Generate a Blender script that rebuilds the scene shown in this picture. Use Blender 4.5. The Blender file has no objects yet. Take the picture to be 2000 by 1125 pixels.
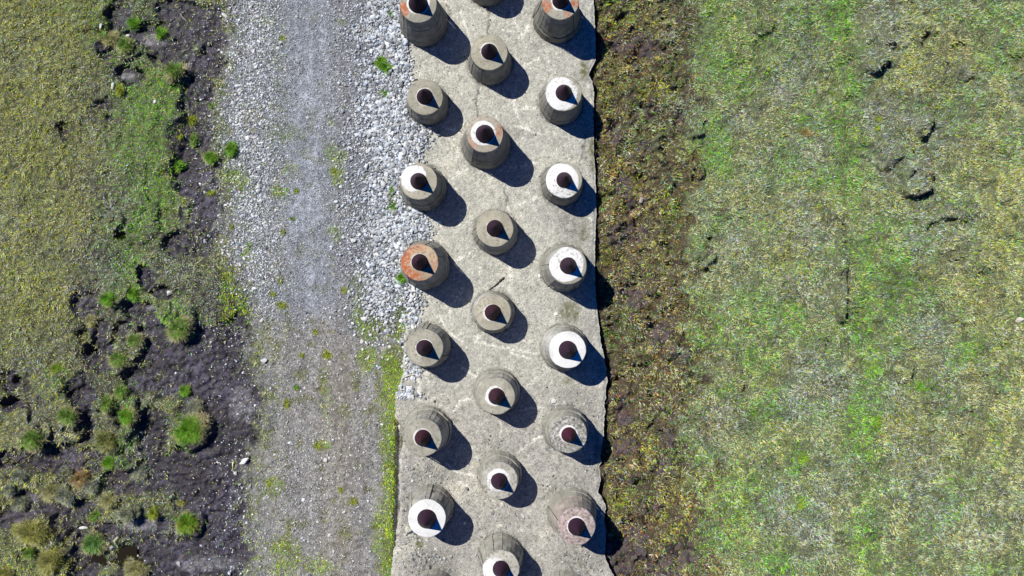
import bpy, math
import numpy as np
from mathutils import Vector, Quaternion

# ------------------------------------------------------------------ camera, sky, sun, exposure
F, NX, NY, H = 1450.0, 985.0, 595.0, 36.25        # focal length and nadir point on the photo, flying height (m)
sc = bpy.context.scene
COL = sc.collection
nad = Vector((NX - 1000.0, -(NY - 562.5), -F)).normalized()
Q = nad.rotation_difference(Vector((0, 0, -1)))
cam_d = bpy.data.cameras.new("camera"); cam = bpy.data.objects.new("camera", cam_d); COL.objects.link(cam)
cam.location = (0, 0, H); cam.rotation_mode = 'QUATERNION'; cam.rotation_quaternion = Q
cam_d.sensor_width = 36.0; cam_d.lens = F / 2000.0 * 36.0
cam_d.clip_start = 0.5; cam_d.clip_end = 12000
sc.camera = cam

SUN_EL = math.radians(50.0)
SD = np.array([0.772, -0.636])                      # direction in which shadows fall on the ground
w = bpy.data.worlds.new("World"); sc.world = w; w.use_nodes = True
nt = w.node_tree; nt.nodes.clear()
sky = nt.nodes.new("ShaderNodeTexSky"); sky.sky_type = 'NISHITA'; sky.sun_disc = False
sky.sun_elevation = SUN_EL; sky.sun_rotation = math.atan2(-SD[0], -SD[1])
sky.altitude = 1500; sky.air_density = 1.0; sky.dust_density = 0.0; sky.ozone_density = 10.0
bg = nt.nodes.new("ShaderNodeBackground"); bg.inputs[1].default_value = 0.056
wo = nt.nodes.new("ShaderNodeOutputWorld")
hs = nt.nodes.new('ShaderNodeHueSaturation'); hs.inputs['Saturation'].default_value = 1.7; hs.inputs['Hue'].default_value = .515
nt.links.new(sky.outputs[0], hs.inputs['Color']); nt.links.new(hs.outputs[0], bg.inputs[0]); nt.links.new(bg.outputs[0], wo.inputs[0])
sl = bpy.data.lights.new("sun", 'SUN'); sl.energy = 5.0; sl.angle = math.radians(0.5); sl.color = (1.0, 0.96, 0.88)
so = bpy.data.objects.new("sun", sl); COL.objects.link(so)
sv = Vector((-SD[0] * math.cos(SUN_EL), -SD[1] * math.cos(SUN_EL), math.sin(SUN_EL)))
so.rotation_mode = 'QUATERNION'; so.rotation_quaternion = sv.to_track_quat('Z', 'Y')
so.location = (-20, 20, 30)
sc.view_settings.view_transform = 'Standard'; sc.view_settings.look = 'None'
sc.view_settings.exposure = 0.0; sc.view_settings.gamma = 1.0
sc.cycles.max_bounces = 4

# ------------------------------------------------------------------ photo pixel <-> ground
R = np.array(Q.to_matrix())
def G(px, py, z=0.0):
    px = np.asarray(px, float); py = np.asarray(py, float)
    d = np.stack([px - 1000.0, -(py - 562.5), -F * np.ones_like(px)], -1) @ R.T
    t = (z - H) / d[..., 2]
    return d[..., 0] * t, d[..., 1] * t
def PX(X, Y, Z=0.0):
    v = np.stack([X, Y, (Z - H) * np.ones_like(X)], -1) @ R
    return 1000.0 + F * v[..., 0] / -v[..., 2], 562.5 - F * v[..., 1] / -v[..., 2]

# ------------------------------------------------------------------ noise
def vn(x, y, s, seed):
    T = np.random.RandomState(seed).rand(256, 256)
    u = x / s + seed * 13.7; v = y / s + seed * 7.3
    i = np.floor(u).astype(np.int64); j = np.floor(v).astype(np.int64)
    a = u - i; b = v - j
    a = a * a * (3 - 2 * a); b = b * b * (3 - 2 * b)
    i0 = i & 255; j0 = j & 255; i1 = (i + 1) & 255; j1 = (j + 1) & 255
    return (T[i0, j0] * (1 - a) * (1 - b) + T[i1, j0] * a * (1 - b) + T[i0, j1] * (1 - a) * b + T[i1, j1] * a * b) * 2 - 1
def fbm(x, y, s, seed, n=4):
    r = 0; amp = 1.0; tot = 0
    for k in range(n):
        r = r + amp * vn(x, y, s, seed + k); tot += amp; s = s / 2.03; amp *= 0.55
    return r / tot * 1.5
def ss(a, b, x):
    t = np.clip((x - a) / (b - a), 0, 1); return t * t * (3 - 2 * t)
def blobs(x, y, L, soft=0.6):
    m = np.zeros_like(x)
    for b in L:
        cx, cy, rx, ry = b[:4]; wt = b[4] if len(b) > 4 else 1.0
        r = np.sqrt(((x - cx) / rx) ** 2 + ((y - cy) / ry) ** 2)
        m = np.maximum(m, wt * (1 - ss(1 - soft, 1 + soft, r)))
    return m
def seg_d(x, y, P):
    d = np.full_like(x, 1e9)
    for (ax, ay), (bx, by) in zip(P[:-1], P[1:]):
        dx, dy = bx - ax, by - ay
        t = np.clip(((x - ax) * dx + (y - ay) * dy) / (dx * dx + dy * dy), 0, 1)
        d = np.minimum(d, np.hypot(x - ax - t * dx, y - ay - t * dy))
    return d

# ------------------------------------------------------------------ outlines read off the photo (pixels)
def lut(P):
    a = np.array(P, float); return lambda y: np.interp(y, a[:, 0], a[:, 1])
xR0 = lut([(-300,1158),(0,1160),(60,1163),(116,1164),(128,1158),(145,1149),(158,1157),(180,1160),(300,1160),(330,1163),(420,1165),(480,1162),
          (560,1163),(620,1168),(650,1171),(700,1181),(745,1187),(762,1184),(790,1182),(850,1180),(866,1177),(890,1172),(903,1175),(912,1170),
          (925,1172),(941,1174),(962,1169),(985,1182),(1040,1183),(1087,1182),(1105,1190),(1125,1198),(1400,1204)])
xL0 = lut([(-300,780),(0,785),(600,786),(650,790),(730,786),(770,772),(790,770),(820,774),(850,785),(866,786),(900,779),(1000,779),(1050,774),(1100,766),(1130,764),(1400,760)])
def xR(y): return xR0(y) + (.6 + 2.2 * ss(560, 760, y)) * fbm(y, y * 0, 14, 301, 3) + .8 * vn(y, y * 0, 3, 305)
def xL(y): return xL0(y) + 2.5 * fbm(y, y * 0 + 50, 14, 311, 3) + 1.5 * vn(y, y * 0, 3, 315)
xO = lut([(-300,782),(0,784),(60,788),(100,797),(150,801),(190,803),(225,812),(245,826),(262,836),(300,824),(330,812),(400,815),(430,833),(470,838),(490,846),
          (503,836),(560,820),(590,824),(620,812),(650,806),(690,799),(725,797),(745,786),(765,772),(800,768),(1130,762),(1400,758)])
xT = lut([(-300,450),(0,452),(60,455),(120,440),(200,428),(300,440),(360,448),(420,442),(480,432),(530,470),(600,482),(700,492),(760,515),(840,520),(900,486),(1000,488),(1125,492),(1400,495)])

PEAT = [(232,28,26,30),(222,48,14,22),(290,62,40,22),(380,45,60,38),(350,20,50,22),(425,95,30,60),(332,92,48,14),(390,120,40,26),(255,145,26,16),(205,98,20,14,.8),
 (200,205,30,12,.75),(212,228,12,16,.7),(385,185,32,60),(350,110,60,14),(375,270,44,34,.85),(362,305,30,30,.9),(385,350,44,44),(400,420,42,62),(345,478,28,26,.8),(390,480,26,26,.8),
 (285,540,17,26),(318,570,22,14),(272,612,34,22),(300,655,26,40),(165,598,28,26,.9),(195,690,40,50,.72),(185,640,26,22,.8),(235,640,16,14,.9),(330,700,60,44),
 (420,690,70,60),(470,650,40,50,.8),(450,780,70,80),(330,760,40,30),(390,760,60,70),(270,745,32,26),(160,770,26,40,.9),(100,895,80,26),(150,905,60,22),
 (25,790,26,18),(20,745,20,26,.75),(172,835,14,34),(235,815,16,26,.9),(300,850,30,50),(330,920,70,44),(440,880,70,90),(240,945,44,22),(60,975,34,20),(105,995,60,12),
 (30,1010,46,24),(160,1000,36,18),(420,960,80,90),(350,1080,70,60),(440,1060,70,90),(280,1035,70,24),(205,1040,60,18),(170,1085,34,44),(290,1100,70,50),(115,960,30,10),
 (10,900,18,22),(125,1030,20,40,.8),(200,880,22,14,.7),(60,1085,30,20,.6),(240,1190,300,60)]
RPEAT = [(1235,75,40,22,.9),(1262,90,26,20),(1275,210,16,18),(1200,245,14,30,.9),(1265,285,18,12),(1222,360,18,22),(1230,400,14,20,.7),(1335,230,16,12,.8),(1240,455,50,20,.7),
 (1210,470,14,14),(1232,580,38,22),(1290,650,26,24),(1330,690,26,14),(1215,780,24,20,.9),(1222,815,20,24,.8),(1225,872,28,20),(1310,860,20,14,.9),(1300,915,22,18),(1222,940,22,16),
 (1272,995,24,14),(1215,1090,50,36,.9),(1335,1085,40,26),(1300,1110,50,24,.9),(1350,1015,20,12,.7),(1240,1045,30,22,.8),(1355,120,16,40,.6),(1370,520,14,10,.7)]
# hummocks with a steep south-east rim: cx, cy, rx, ry, height
MOUNDS = [(1780,343,38,42,.42),(1800,243,26,34,.30),(1733,275,36,52,.22),(1862,400,52,30,.20),(1698,88,42,58,.28),(1640,530,14,98,.26),(1758,728,30,24,.18),(1872,808,24,40,.22),
 (1898,938,22,24,.16),(1800,55,26,26,.18),(1875,140,20,22,.14),(1790,640,50,40,.10),(1905,490,50,46,.14),(1500,480,40,30,.08),(1360,240,16,26,.18),(1355,330,20,22,.2),
 (1375,500,24,20,.18),(1345,600,24,20,.14),(1480,40,30,30,.12),(1560,300,40,40,.08),(1620,720,34,30,.10),(1690,820,30,40,.08),(1850,1000,60,50,.1),(1500,900,60,60,.08),
 (1410,740,24,24,.10),(1905,575,10,14,.10),(1360,780,26,30,.12),(1890,700,60,40,.1),
 (120,770,70,50,.20),(60,850,26,26,.2),(75,840,30,24,.2),(130,840,30,24,.22),(170,30,40,30,.1),(200,80,24,20,.16),(250,95,24,24,.16),(330,140,24,30,.16),(300,250,60,90,.16),
 (270,420,40,60,.14),(222,430,26,22,.18),(225,560,30,40,.18),(310,600,20,40,.15),(350,620,34,44,.2),(240,690,40,22,.18),(165,655,20,16,.18),(200,660,22,18,.14),(215,720,30,14,.12),
 (370,835,44,44,.25),(250,800,20,50,.22),(215,860,40,30,.2),(240,905,30,16,.2),(130,745,30,24,.14),(365,1020,30,34,.2),(255,1000,22,20,.18),(70,1040,60,44,.16),(110,1095,34,34,.2),
 (40,800,20,40,.15),(20,870,40,40,.15),(190,780,20,16,.2)]
PITS = [(1808,72,8,10,.5),(1882,86,12,9,.2),(1885,152,14,8,.2),(235,462,10,10,.6),(1394,468,5,5,.35),(1456,215,10,6,.15),(1356,347,7,5,.3),(125,252,10,12,.25),(1460,760,8,10,.15),
 (1410,862,9,7,.15),(1680,640,9,8,.15),(1870,512,12,5,.25),(1795,545,5,14,.25),(155,655,14,12,.3),(30,740,10,10,.3),(20,790,14,12,.35),(295,390,8,6,.2),(175,690,14,10,.3),(330,640,8,7,.3),
 (1385,525,8,5,.25),(1366,512,5,4,.2),(1215,665,10,10,.2),(1260,905,7,7,.3),(1255,948,10,10,.2),(215,1092,52,26,.22)]
TRENCH = [([(1652,440),(1650,500),(1655,540),(1653,622)],.62),([(1744,30),(1738,75),(1733,105),(1739,136)],.30),([(1762,390),(1782,383),(1800,366),(1811,345),(1812,318)],.30),([(1812,452),(1830,434),(1860,431),(1886,424)],.30),
 ([(1762,757),(1780,750),(1788,727)],.28),([(1874,853),(1892,842),(1899,815),(1886,790)],.26),([(1898,964),(1914,946)],.2),([(1905,592),(1913,563)],.2),([(1745,300),(1752,330),(1748,345)],.2),([(1692,310),(1708,328),(1722,342)],.2),
 ([(1790,262),(1806,258),(1811,244)],.28),([(1352,150),(1357,200),(1352,245)],.22),([(1358,270),(1362,330),(1355,352)],.24),([(1368,505),(1388,522)],.26),([(1345,560),(1352,620),(1346,640)],.2),([(1215,300),(1222,335)],.2),([(1240,455),(1262,470)],.2),
 ([(1300,420),(1325,405)],.2),([(1195,560),(1215,600)],.2),([(1220,700),(1245,735)],.2),([(1350,730),(1352,770)],.18),([(165,655),(180,700)],.22),([(335,300),(345,470)],.1),([(1720,630),(1728,650)],.2),([(1400,700),(1410,760)],.14),([(1895,690),(1940,700)],.14)]
SMOOTH = [(300,75,30,16),(245,145,20,12),(470,790,40,50,.7),(265,1028,50,14),(400,1100,80,24,.9),(60,975,24,12,.8),(450,60,22,40,.9),(290,600,16,12,.7),(300,655,20,20,.5),(370,430,20,30,.4)]
def height(x, y):
    n1 = fbm(x, y, 90, 11); n2 = fbm(x, y, 26, 21, 3); n3 = fbm(x, y, 8, 31, 2)
    wx = x + 7 * vn(x, y, 18, 41); wy = y + 7 * vn(x, y, 18, 42)
    xr = xR0(y); xt = xT(y); xo = xO(y)
    # right-hand bog and meadow
    d = x - xr
    hr = -0.36 + 0.08 * ss(20, 150, d) + 0.20 * ss(140, 230, d)
    rp = blobs(wx, wy, RPEAT)
    hr = hr + .17 * ss(160, 300, d) * ss(.05, .75, fbm(wx, wy, 48, 51, 2)) * (.5 + .5 * ss(1500, 1800, x))
    hr = hr + (0.10 + 0.05 * ss(160, 260, d)) * n1 * 0.9 + (0.30 - 0.22 * ss(150, 215, d)) * n2 + (0.10 - .05 * ss(150, 225, d)) * n3 - 0.12 * rp
    # left: meadow, peat
    pt = blobs(wx, wy, PEAT)
    hl = -0.02 + 0.09 * n1 + 0.07 * n2 + 0.05 * n3
    pk = ss(.25, .65, pt + .12 * n2)
    hl = hl * (1 - pk) + pk * (-0.27 + 0.06 * n2 + 0.075 * n3 * (1 - .8 * blobs(x, y, SMOOTH)))
    # track
    gr = ss(-22, 22, x - xt + 12 * n2)
    rut = 0.035 * (np.exp(-((x - 600) / 34) ** 2) + np.exp(-((x - 735) / 30) ** 2))
    ht = -0.13 - rut + 0.014 * n2 + 0.006 * n3 + 0.03 * n1
    pile = ss(690, 790, x) * (1 - ss(560, 720, y))
    ht = ht + pile * 0.14 + 0.02 * pile * n2
    ht = ht + ss(-14, -2, x - xo) * (1 - ss(640, 740, y)) * 0.03
    ridge = np.exp(-((x - 480 - 4 * vn(y, y * 0, 90, 5)) / 4.0) ** 2) * ss(860, 900, y) * 0.06 * (0.6 + 0.4 * np.sin(y * 1.3))
    hl = hl * (1 - gr) + gr * ht + ridge
    z = hl
    # beneath the slab
    under = ss(0, 9, x - xo)
    z = z * (1 - under) + under * (-0.45)
    rt = ss(-2, 4, d)
    z = z * (1 - rt) + rt * hr
    free = 1 - under * (1 - rt)
    for cx, cy, rx, ry, hh in MOUNDS:
        m = (np.abs(x - cx) < rx * 1.6) & (np.abs(y - cy) < ry * 1.6)
        if not m.any(): continue
        ux = (wx[m] - cx) / rx; uy = (wy[m] - cy) / ry
        r = np.hypot(ux, uy) + 1e-6; t = (ux * .77 + uy * .64) / r
        k = ss(-.3, .5, t)
        z[m] += 1.35 * hh * free[m] * ((1 - ss(.86, 1.08, r)) * k * (.3 + .7 * np.minimum(r, 1)) + (1 - ss(.1, 1.1, r)) * (1 - k) * .8)
    for P_, dd in TRENCH:
        a_ = np.array(P_); lo, hi = a_.min(0) - 12, a_.max(0) + 12
        m = (x > lo[0]) & (x < hi[0]) & (y > lo[1]) & (y < hi[1])
        if m.any(): z[m] -= dd * (.75 + .5 * n3[m]) * np.exp(-(seg_d(x[m] + 3 * n3[m], y[m] + 3 * n3[m], P_) / 2.6) ** 2)
    for cx, cy, rx, ry, dd in PITS:
        m = (np.abs(x - cx) < rx * 2.5) & (np.abs(y - cy) < ry * 2.5)
        if not m.any(): continue
        r = np.hypot((wx[m] - cx) / rx, (wy[m] - cy) / ry)
        z[m] -= dd * (1 - ss(.6, 1.3, r))
    return z

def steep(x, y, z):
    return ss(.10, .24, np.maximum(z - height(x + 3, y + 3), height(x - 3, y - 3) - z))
# ------------------------------------------------------------------ ground colours (what the soil itself is)
def A3(*c): return np.array(c, float)
def mix(a, b, k): return a * (1 - k[..., None]) + b * k[..., None]
DIRT, PEATC, PEATB, MUD, BROWN = A3(.25,.245,.235), A3(.030,.025,.035), A3(.068,.060,.092), A3(.15,.15,.16), A3(.235,.21,.18)
GRAV, THATCH, HEATH = A3(.21,.23,.265), A3(.12,.13,.075), A3(.075,.058,.038)
STRIP = [(770,900,22,150),(765,740,20,60),(725,640,30,26,.8),(780,620,14,50,.8),(768,1080,26,80),(715,700,20,30,.7),(745,1040,20,70,.6),(740,875,10,10,.8),(770,760,16,16,1),
 (650,300,20,24,.5),(655,340,14,20,.6),(540,375,20,16,.6),(460,350,28,24,.5),(640,240,10,10,.3),(550,260,40,20,.3),(520,40,20,12,.4),(655,455,16,14,.4),(430,560,26,40,.45),(410,520,30,20,.5),
 (425,600,34,30,.5),(460,600,26,34,.45),(535,955,16,18,.5),(560,1090,30,40,.45),(620,1110,40,20,.4),(625,870,18,12,.5),(635,770,10,60,.35),(700,560,12,30,.4),(700,610,16,40,.5),
 (665,40,14,10,.35),(765,395,12,26,.7),(750,180,8,10,.6),(560,330,14,10,.3),(480,440,14,8,.4),(475,500,8,14,.6)]
MOTT = [(225,110,40,70,.8),(185,190,50,60,.6),(215,220,26,40,.9),(190,360,60,40,.6),(215,410,40,30,.7),(190,500,60,50,.8),(170,560,40,40,.9),(190,660,70,80,1.),(225,740,70,50,.9),(380,500,70,60,.8),(420,590,60,60,.9),(360,560,40,30,.7),
 (330,40,80,40,1.),(350,110,60,30,1.),(385,220,30,60,.8),(330,270,20,40,.4),(60,790,60,60,.8),(120,850,80,50,.9),(230,870,50,70,.9),(110,1000,110,80,.9),(280,1000,60,60,.8),(300,460,30,40,.6),(330,520,30,40,.7),(100,700,60,40,.35),(20,740,40,60,.7),
 (280,60,60,60,.7),(320,820,40,60,.6),(420,340,40,40,.6),(400,250,30,50,.6),(150,740,50,40,.7),(40,900,50,40,.8),(270,320,26,18,.5),(70,450,14,14,.6),(125,252,22,22,.9)]
def zones(x, y):
    n2 = fbm(x, y, 26, 21, 3); n1 = fbm(x, y, 90, 11); n4 = fbm(x, y, 60, 61)
    wx = x + 8 * vn(x, y, 18, 41) + 4 * vn(x, y, 7, 43); wy = y + 8 * vn(x, y, 18, 42) + 4 * vn(x, y, 7, 44)
    xr = xR0(y); xt = xT(y); xo = xO(y)
    n9 = fbm(x, y, 9, 63, 3)
    track = ss(-22, 22, x - xt + 24 * n2 + 16 * n9) * (x < xo + 14)
    peat = ss(.30, .62, blobs(wx, wy, PEAT) + .16 * n2 + .30 * n9) * (1 - track)
    mott = np.clip(blobs(wx, wy, MOTT, .8) * (.75 + .7 * n9 + .5 * n2), 0, 1) * (1 - track)
    edge = np.maximum(0, x - xr)
    heath = (x > xr) * (1 - ss(165, 205, edge + 62 * n2 + 40 * n4 + 34 * n9))
    rpeat = ss(.35, .7, blobs(wx, wy, RPEAT) + .22 * n2) * heath
    strip = blobs(wx, wy, STRIP, .5) * (x < xo + 4)
    slabz = (x > xo + 4) & (x < xr - 1)
    rocks = (.3 * ss(640, 690, x + 26 * n2) + .7 * ss(685, 750, x + 24 * n2 + 14 * n9)) * (1 - ss(590, 700, y + 40 * n2)) * (x < xo + 3)
    return dict(n1=n1, n2=n2, n4=n4, track=track, peat=peat, heath=heath, rpeat=rpeat, strip=strip, slab=slabz, rocks=rocks, mott=mott)
def ground_col(x, y, Z):
    n3 = fbm(x, y, 7, 71, 3); n5 = fbm(x, y, 3.5, 75, 2); one = np.ones_like(x)
    c = THATCH * one[..., None] * (1 + .35 * n3)[..., None]
    c = mix(c, A3(.055,.05,.045) * one[..., None] * (1 + .5 * n3)[..., None], Z['mott'])
    c = mix(c, HEATH * (1 + .4 * n3)[..., None], Z['heath'])
    c = mix(c, mix(A3(.055,.04,.046) * one[..., None], A3(.11,.075,.078) * one[..., None], ss(-.3, .9, n3)), Z['rpeat'])
    pc = mix(PEATC * one[..., None], PEATB * one[..., None], ss(-.2, .9, n3 * .6 + Z['n4'] * .6))
    pc = mix(pc, A3(.17,.16,.185) * one[..., None], ss(.3, 1.0, blobs(x, y, [(300,75,26,14),(245,145,16,9),(470,790,30,40,.8),(265,1028,40,12),(400,1105,70,20,.8),(60,975,24,10,.8),(455,60,18,36,.9),(290,600,16,10,.7)]) + .2 * n3))
    pc = pc * (1 + .35 * n5 + .25 * n3)[..., None]
    c = mix(c, pc, Z['peat'])
    up = 1 - ss(560, 690, y + 40 * Z['n2'])
    g = mix(DIRT * one[..., None], GRAV * one[..., None], up * .85)
    lane = np.exp(-((x - 600 + 10 * Z['n2']) / 42) ** 2)
    g = mix(g, A3(.33,.36,.42) * one[..., None], np.clip(lane * up * (.6 + .7 * Z['n2']), 0, 1))
    brown = np.maximum(np.exp(-((x - 668) / 22) ** 2) * (.8 - .3 * up), np.exp(-((x - 635) / 16) ** 2) * (1 - up) * .6)
    g = mix(g, BROWN * one[..., None], np.clip(brown + .25 * Z['n4'], 0, 1) * (1 - .5 * up))
    stk = fbm(x * 5, y * .35, 60, 91, 3); g = g * (1 + .22 * stk)[..., None]
    ov = np.clip(ss(.15, .7, fbm(x, y, 22, 95, 4)) * (.45 + .5 * (1 - up)), 0, 1); g = mix(g, A3(.15,.15,.07) * one[..., None], ov * .85)
    mudm = ss(-10, 60, xT(y) + 30 - x + 26 * Z['n2'])
    g = mix(g, MUD * one[..., None], mudm)
    g = mix(g, A3(.07,.08,.095) * one[..., None], Z['rocks'] * .85)
    g = mix(g, A3(.11,.12,.05) * one[..., None], np.clip(Z['strip'] * 1.1, 0, 1) * .8)
    g = g * (1 + .22 * n3 + .28 * n5)[..., None]
    c = mix(c, g, Z['track'])
    return np.clip(c * (1 + .12 * n5)[..., None], .01, .95)

# ------------------------------------------------------------------ materials
def mat(name, rough=.85, noise=(), bump=(), spec=.3, rgh_attr=None):
    m = bpy.data.materials.new(name); m.use_nodes = True
    t = m.node_tree; b = t.nodes['Principled BSDF']
    b.inputs['Roughness'].default_value = rough; b.inputs['Specular IOR Level'].default_value = spec
    a = t.nodes.new('ShaderNodeAttribute'); a.attribute_name = 'Col'
    tc = t.nodes.new('ShaderNodeTexCoord'); out = a.outputs['Color']
    for (scale, lo, hi) in noise:
        n = t.nodes.new('ShaderNodeTexNoise'); n.inputs['Scale'].default_value = scale; n.inputs['Detail'].default_value = 3
        t.links.new(tc.outputs['Object'], n.inputs['Vector'])
        r = t.nodes.new('ShaderNodeMapRange'); r.inputs['From Min'].default_value = .3; r.inputs['From Max'].default_value = .7
        r.inputs['To Min'].default_value = lo; r.inputs['To Max'].default_value = hi
        t.links.new(n.outputs[0], r.inputs[0])
        mx = t.nodes.new('ShaderNodeVectorMath'); mx.operation = 'SCALE'
        t.links.new(out, mx.inputs[0]); t.links.new(r.outputs[0], mx.inputs['Scale']); out = mx.outputs[0]
    t.links.new(out, b.inputs['Base Color'])
    prev = None
    for (scale, dist) in bump:
        n = t.nodes.new('ShaderNodeTexNoise'); n.inputs['Scale'].default_value = scale; n.inputs['Detail'].default_value = 4
        t.links.new(tc.outputs['Object'], n.inputs['Vector'])
        bu = t.nodes.new('ShaderNodeBump'); bu.inputs['Distance'].default_value = dist; bu.inputs['Strength'].default_value = 1
        t.links.new(n.outputs[0], bu.inputs['Height'])
        if prev: t.links.new(prev, bu.inputs['Normal'])
        prev = bu.outputs[0]
    if prev: t.links.new(prev, b.inputs['Normal'])
    return m
M_GROUND = mat('soil', .9, [(9, .8, 1.2), (28, .72, 1.3)], [(14, .03), (40, .02)])
M_PEAT = mat('wet_peat', .62, [(9, .75, 1.3), (30, .75, 1.3)], [(9, .05), (26, .03)], .5)
M_TRACK = mat('trodden_gravel', .85, [(10, .85, 1.15), (22, .6, 1.45)], [(24, .03)])
M_GRASS = mat('grass_blades', .6, spec=.25)
M_STONE = mat('slate_stone', .7, [(18, .85, 1.12)], [(30, .006)])
M_CONC = mat('weathered_concrete', .88, [(4, .9, 1.08), (15, .78, 1.2), (30, .62, 1.38)], [(12, .012), (30, .016)])
M_SHAFT = mat('board_marked_concrete', .88, [(3, .82, 1.15), (18, .85, 1.15)], [(30, .006)])
M_TOP = mat('pillar_top_surface', .75, [(26, .93, 1.05)], [(30, .003)])
M_CONE = mat('maroon_painted_steel', .65, [(8, .82, 1.2)], [(10, .004)], .2)

# ------------------------------------------------------------------ mesh helpers
def npmesh(name, V, Fc, Cl, m, smooth=False, parent=None, link=True):
    V = np.asarray(V, np.float32); Fc = np.asarray(Fc, np.int32); n, k = Fc.shape
    me = bpy.data.meshes.new(name)
    me.vertices.add(len(V)); me.vertices.foreach_set('co', V.ravel())
    me.loops.add(n * k); me.loops.foreach_set('vertex_index', Fc.ravel())
    me.polygons.add(n); me.polygons.foreach_set('loop_start', np.arange(0, n * k, k, dtype=np.int32))
    me.polygons.foreach_set('loop_total', np.full(n, k, np.int32))
    me.update(calc_edges=True)
    me.polygons.foreach_set('use_smooth', np.full(n, smooth, bool))
    at = me.color_attributes.new('Col', 'FLOAT_COLOR', 'POINT')
    C4 = np.ones((len(V), 4), np.float32); C4[:, :3] = Cl
    at.data.foreach_set('color', C4.ravel())
    me.materials.append(m)
    o = bpy.data.objects.new(name, me)
    if link: COL.objects.link(o)
    if parent is not None: o.parent = parent
    return o
def tag(o, label=None, cat=None, group=None, kind=None):
    if label: o['label'] = label
    if cat: o['category'] = cat
    if group: o['group'] = group
    if kind: o['kind'] = kind
    return o
def grid_faces(nr, nc):
    i = np.arange(nr - 1)[:, None] * nc + np.arange(nc - 1)[None, :]
    return np.stack([i, i + 1, i + nc + 1, i + nc], -1).reshape(-1, 4)

# ------------------------------------------------------------------ ground sheet
def axis(lo, hi, step, far):
    a = np.arange(lo, hi + .1, step); g = []; s = step; v = 0
    while v < far: s *= 1.22; v += s; g.append(v)
    g = np.array(g); return np.concatenate([lo - g[::-1], a, hi + g])
ax_, ay_ = axis(-80, 2080, 2.1, 90000), axis(-80, 1205, 2.1, 90000)
gx, gy = np.meshgrid(ax_, ay_[::-1])                 # rows run from the bottom of the photo up
gx = gx.ravel(); gy = gy.ravel()
gz = height(gx, gy)
X = (gx - NX) * H / F; Y = -(gy - NY) * H / F        # plain scale, then the small tilt is taken back in px space
px0, py0 = PX(X, Y); near = (gx > -90) & (gx < 2090) & (gy > -90) & (gy < 1215)
qx = np.where(near, px0, gx); qy = np.where(near, py0, gy)
gz = height(qx, qy)
Z = zones(qx, qy)
gc = ground_col(qx, qy, Z)
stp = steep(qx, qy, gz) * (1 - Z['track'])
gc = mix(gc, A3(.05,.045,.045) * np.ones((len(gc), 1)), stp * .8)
nr, nc = len(ay_), len(ax_)
FF = grid_faces(nr, nc)
trk = Z['track'][FF].mean(1) > .5; pea = (np.maximum(Z['peat'], Z['rpeat'])[FF].mean(1) > .5) & ~trk
GV = np.stack([X, Y, gz], -1)
def sub(name, mask, m, kind='structure'):
    f = FF[mask]; u, inv = np.unique(f.ravel(), return_inverse=True)
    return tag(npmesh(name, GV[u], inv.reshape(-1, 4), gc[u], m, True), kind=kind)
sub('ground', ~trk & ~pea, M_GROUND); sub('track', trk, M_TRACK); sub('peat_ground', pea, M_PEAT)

# ------------------------------------------------------------------ where the pillars stand
CONC = A3(.33, .315, .25); WHITE = A3(.83, .835, .82); ORANGE = A3(.52, .15, .05)
def z2p(o, x, y): return 760 + x / 4.326, o + y / 4.326
def fit(rim, sh=None, h=None, shx=None, shy=None):
    """base centre (px) and height (m) from the rim centre and the centre of the rim's shadow"""
    rx, ry = rim; q = .055
    for _ in range(12):
        Bx = NX + (rx - NX) / (1 + q); By = NY + (ry - NY) / (1 + q)
        if h is None:
            if sh: s = (sh[0] - Bx) * SD[0] - (sh[1] - By) * SD[1]
            elif shy: s = (shy - By) / -SD[1]
            else: s = (shx - Bx) / SD[0]
            hh = s * H / F * math.tan(SUN_EL)
        else: hh = h
        q = hh / (H - hh)
    return Bx, By, hh
def T(o, rim, sh=None, **k):
    if 'shy' in k: k['shy'] = o + k['shy'] / 4.326
    if 'shx' in k: k['shx'] = 760 + k['shx'] / 4.326
    return fit(z2p(o, *rim), z2p(o, *sh) if sh else None, **k)
# style: base colour, white reach (fraction of the ring), bias, bias direction (deg), speckle, orange lichen [(deg, width, amount)], cone radius
PIL = []
def pil(fit_, label, base=CONC, wr=.10, wb=0., wd=135, spk=.28, orange=(), cr=.385, side='grey', pink=0, worn=0, cone=A3(.075, .022, .042)):
    PIL.append(dict(f=fit_, label=label, base=base, wr=wr, wb=wb, wd=wd, spk=spk, orange=orange, cr=cr, side=side, pink=pink, worn=worn, cone=cone))
TAN = A3(.37, .345, .265)
pil(T(0, (245, 35), (541, 410)), 'tall pillar at the top left of the slab, orange lichen on its left side', wr=.26, wb=.12, wd=60, orange=[(200, 26, 1.)], cr=.44, cone=A3(.05,.02,.035))
pil((951, -29, 1.5), 'pillar at the top of the middle row, only its shaded foot inside the picture')
pil(T(0, (1447, 10), h=2.2), 'tall pillar at the top right of the slab with red lichen round its cone', wr=.16, orange=[(200, 22, .8), (350, 12, .8), (300, 14, .5)], spk=.3, cone=A3(.05,.02,.035))
pil(T(0, (847, 440), (1036, 693)), 'plain grey pillar, highest in the middle row with its cone in view', base=A3(.33,.31,.235), wr=.10, wb=.04)
pil(T(0, (303, 820), (481, 1013)), 'plain grey pillar beside the pale rubble, second from the top on the left', base=A3(.30,.285,.22), wr=.08, wb=.03)
pil(T(0, (1475, 787), shy=1031), 'white painted pillar beside a mossy notch in the slab edge, topmost of the white ones', wr=.85, wb=.3, wd=190, worn=.35)
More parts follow.
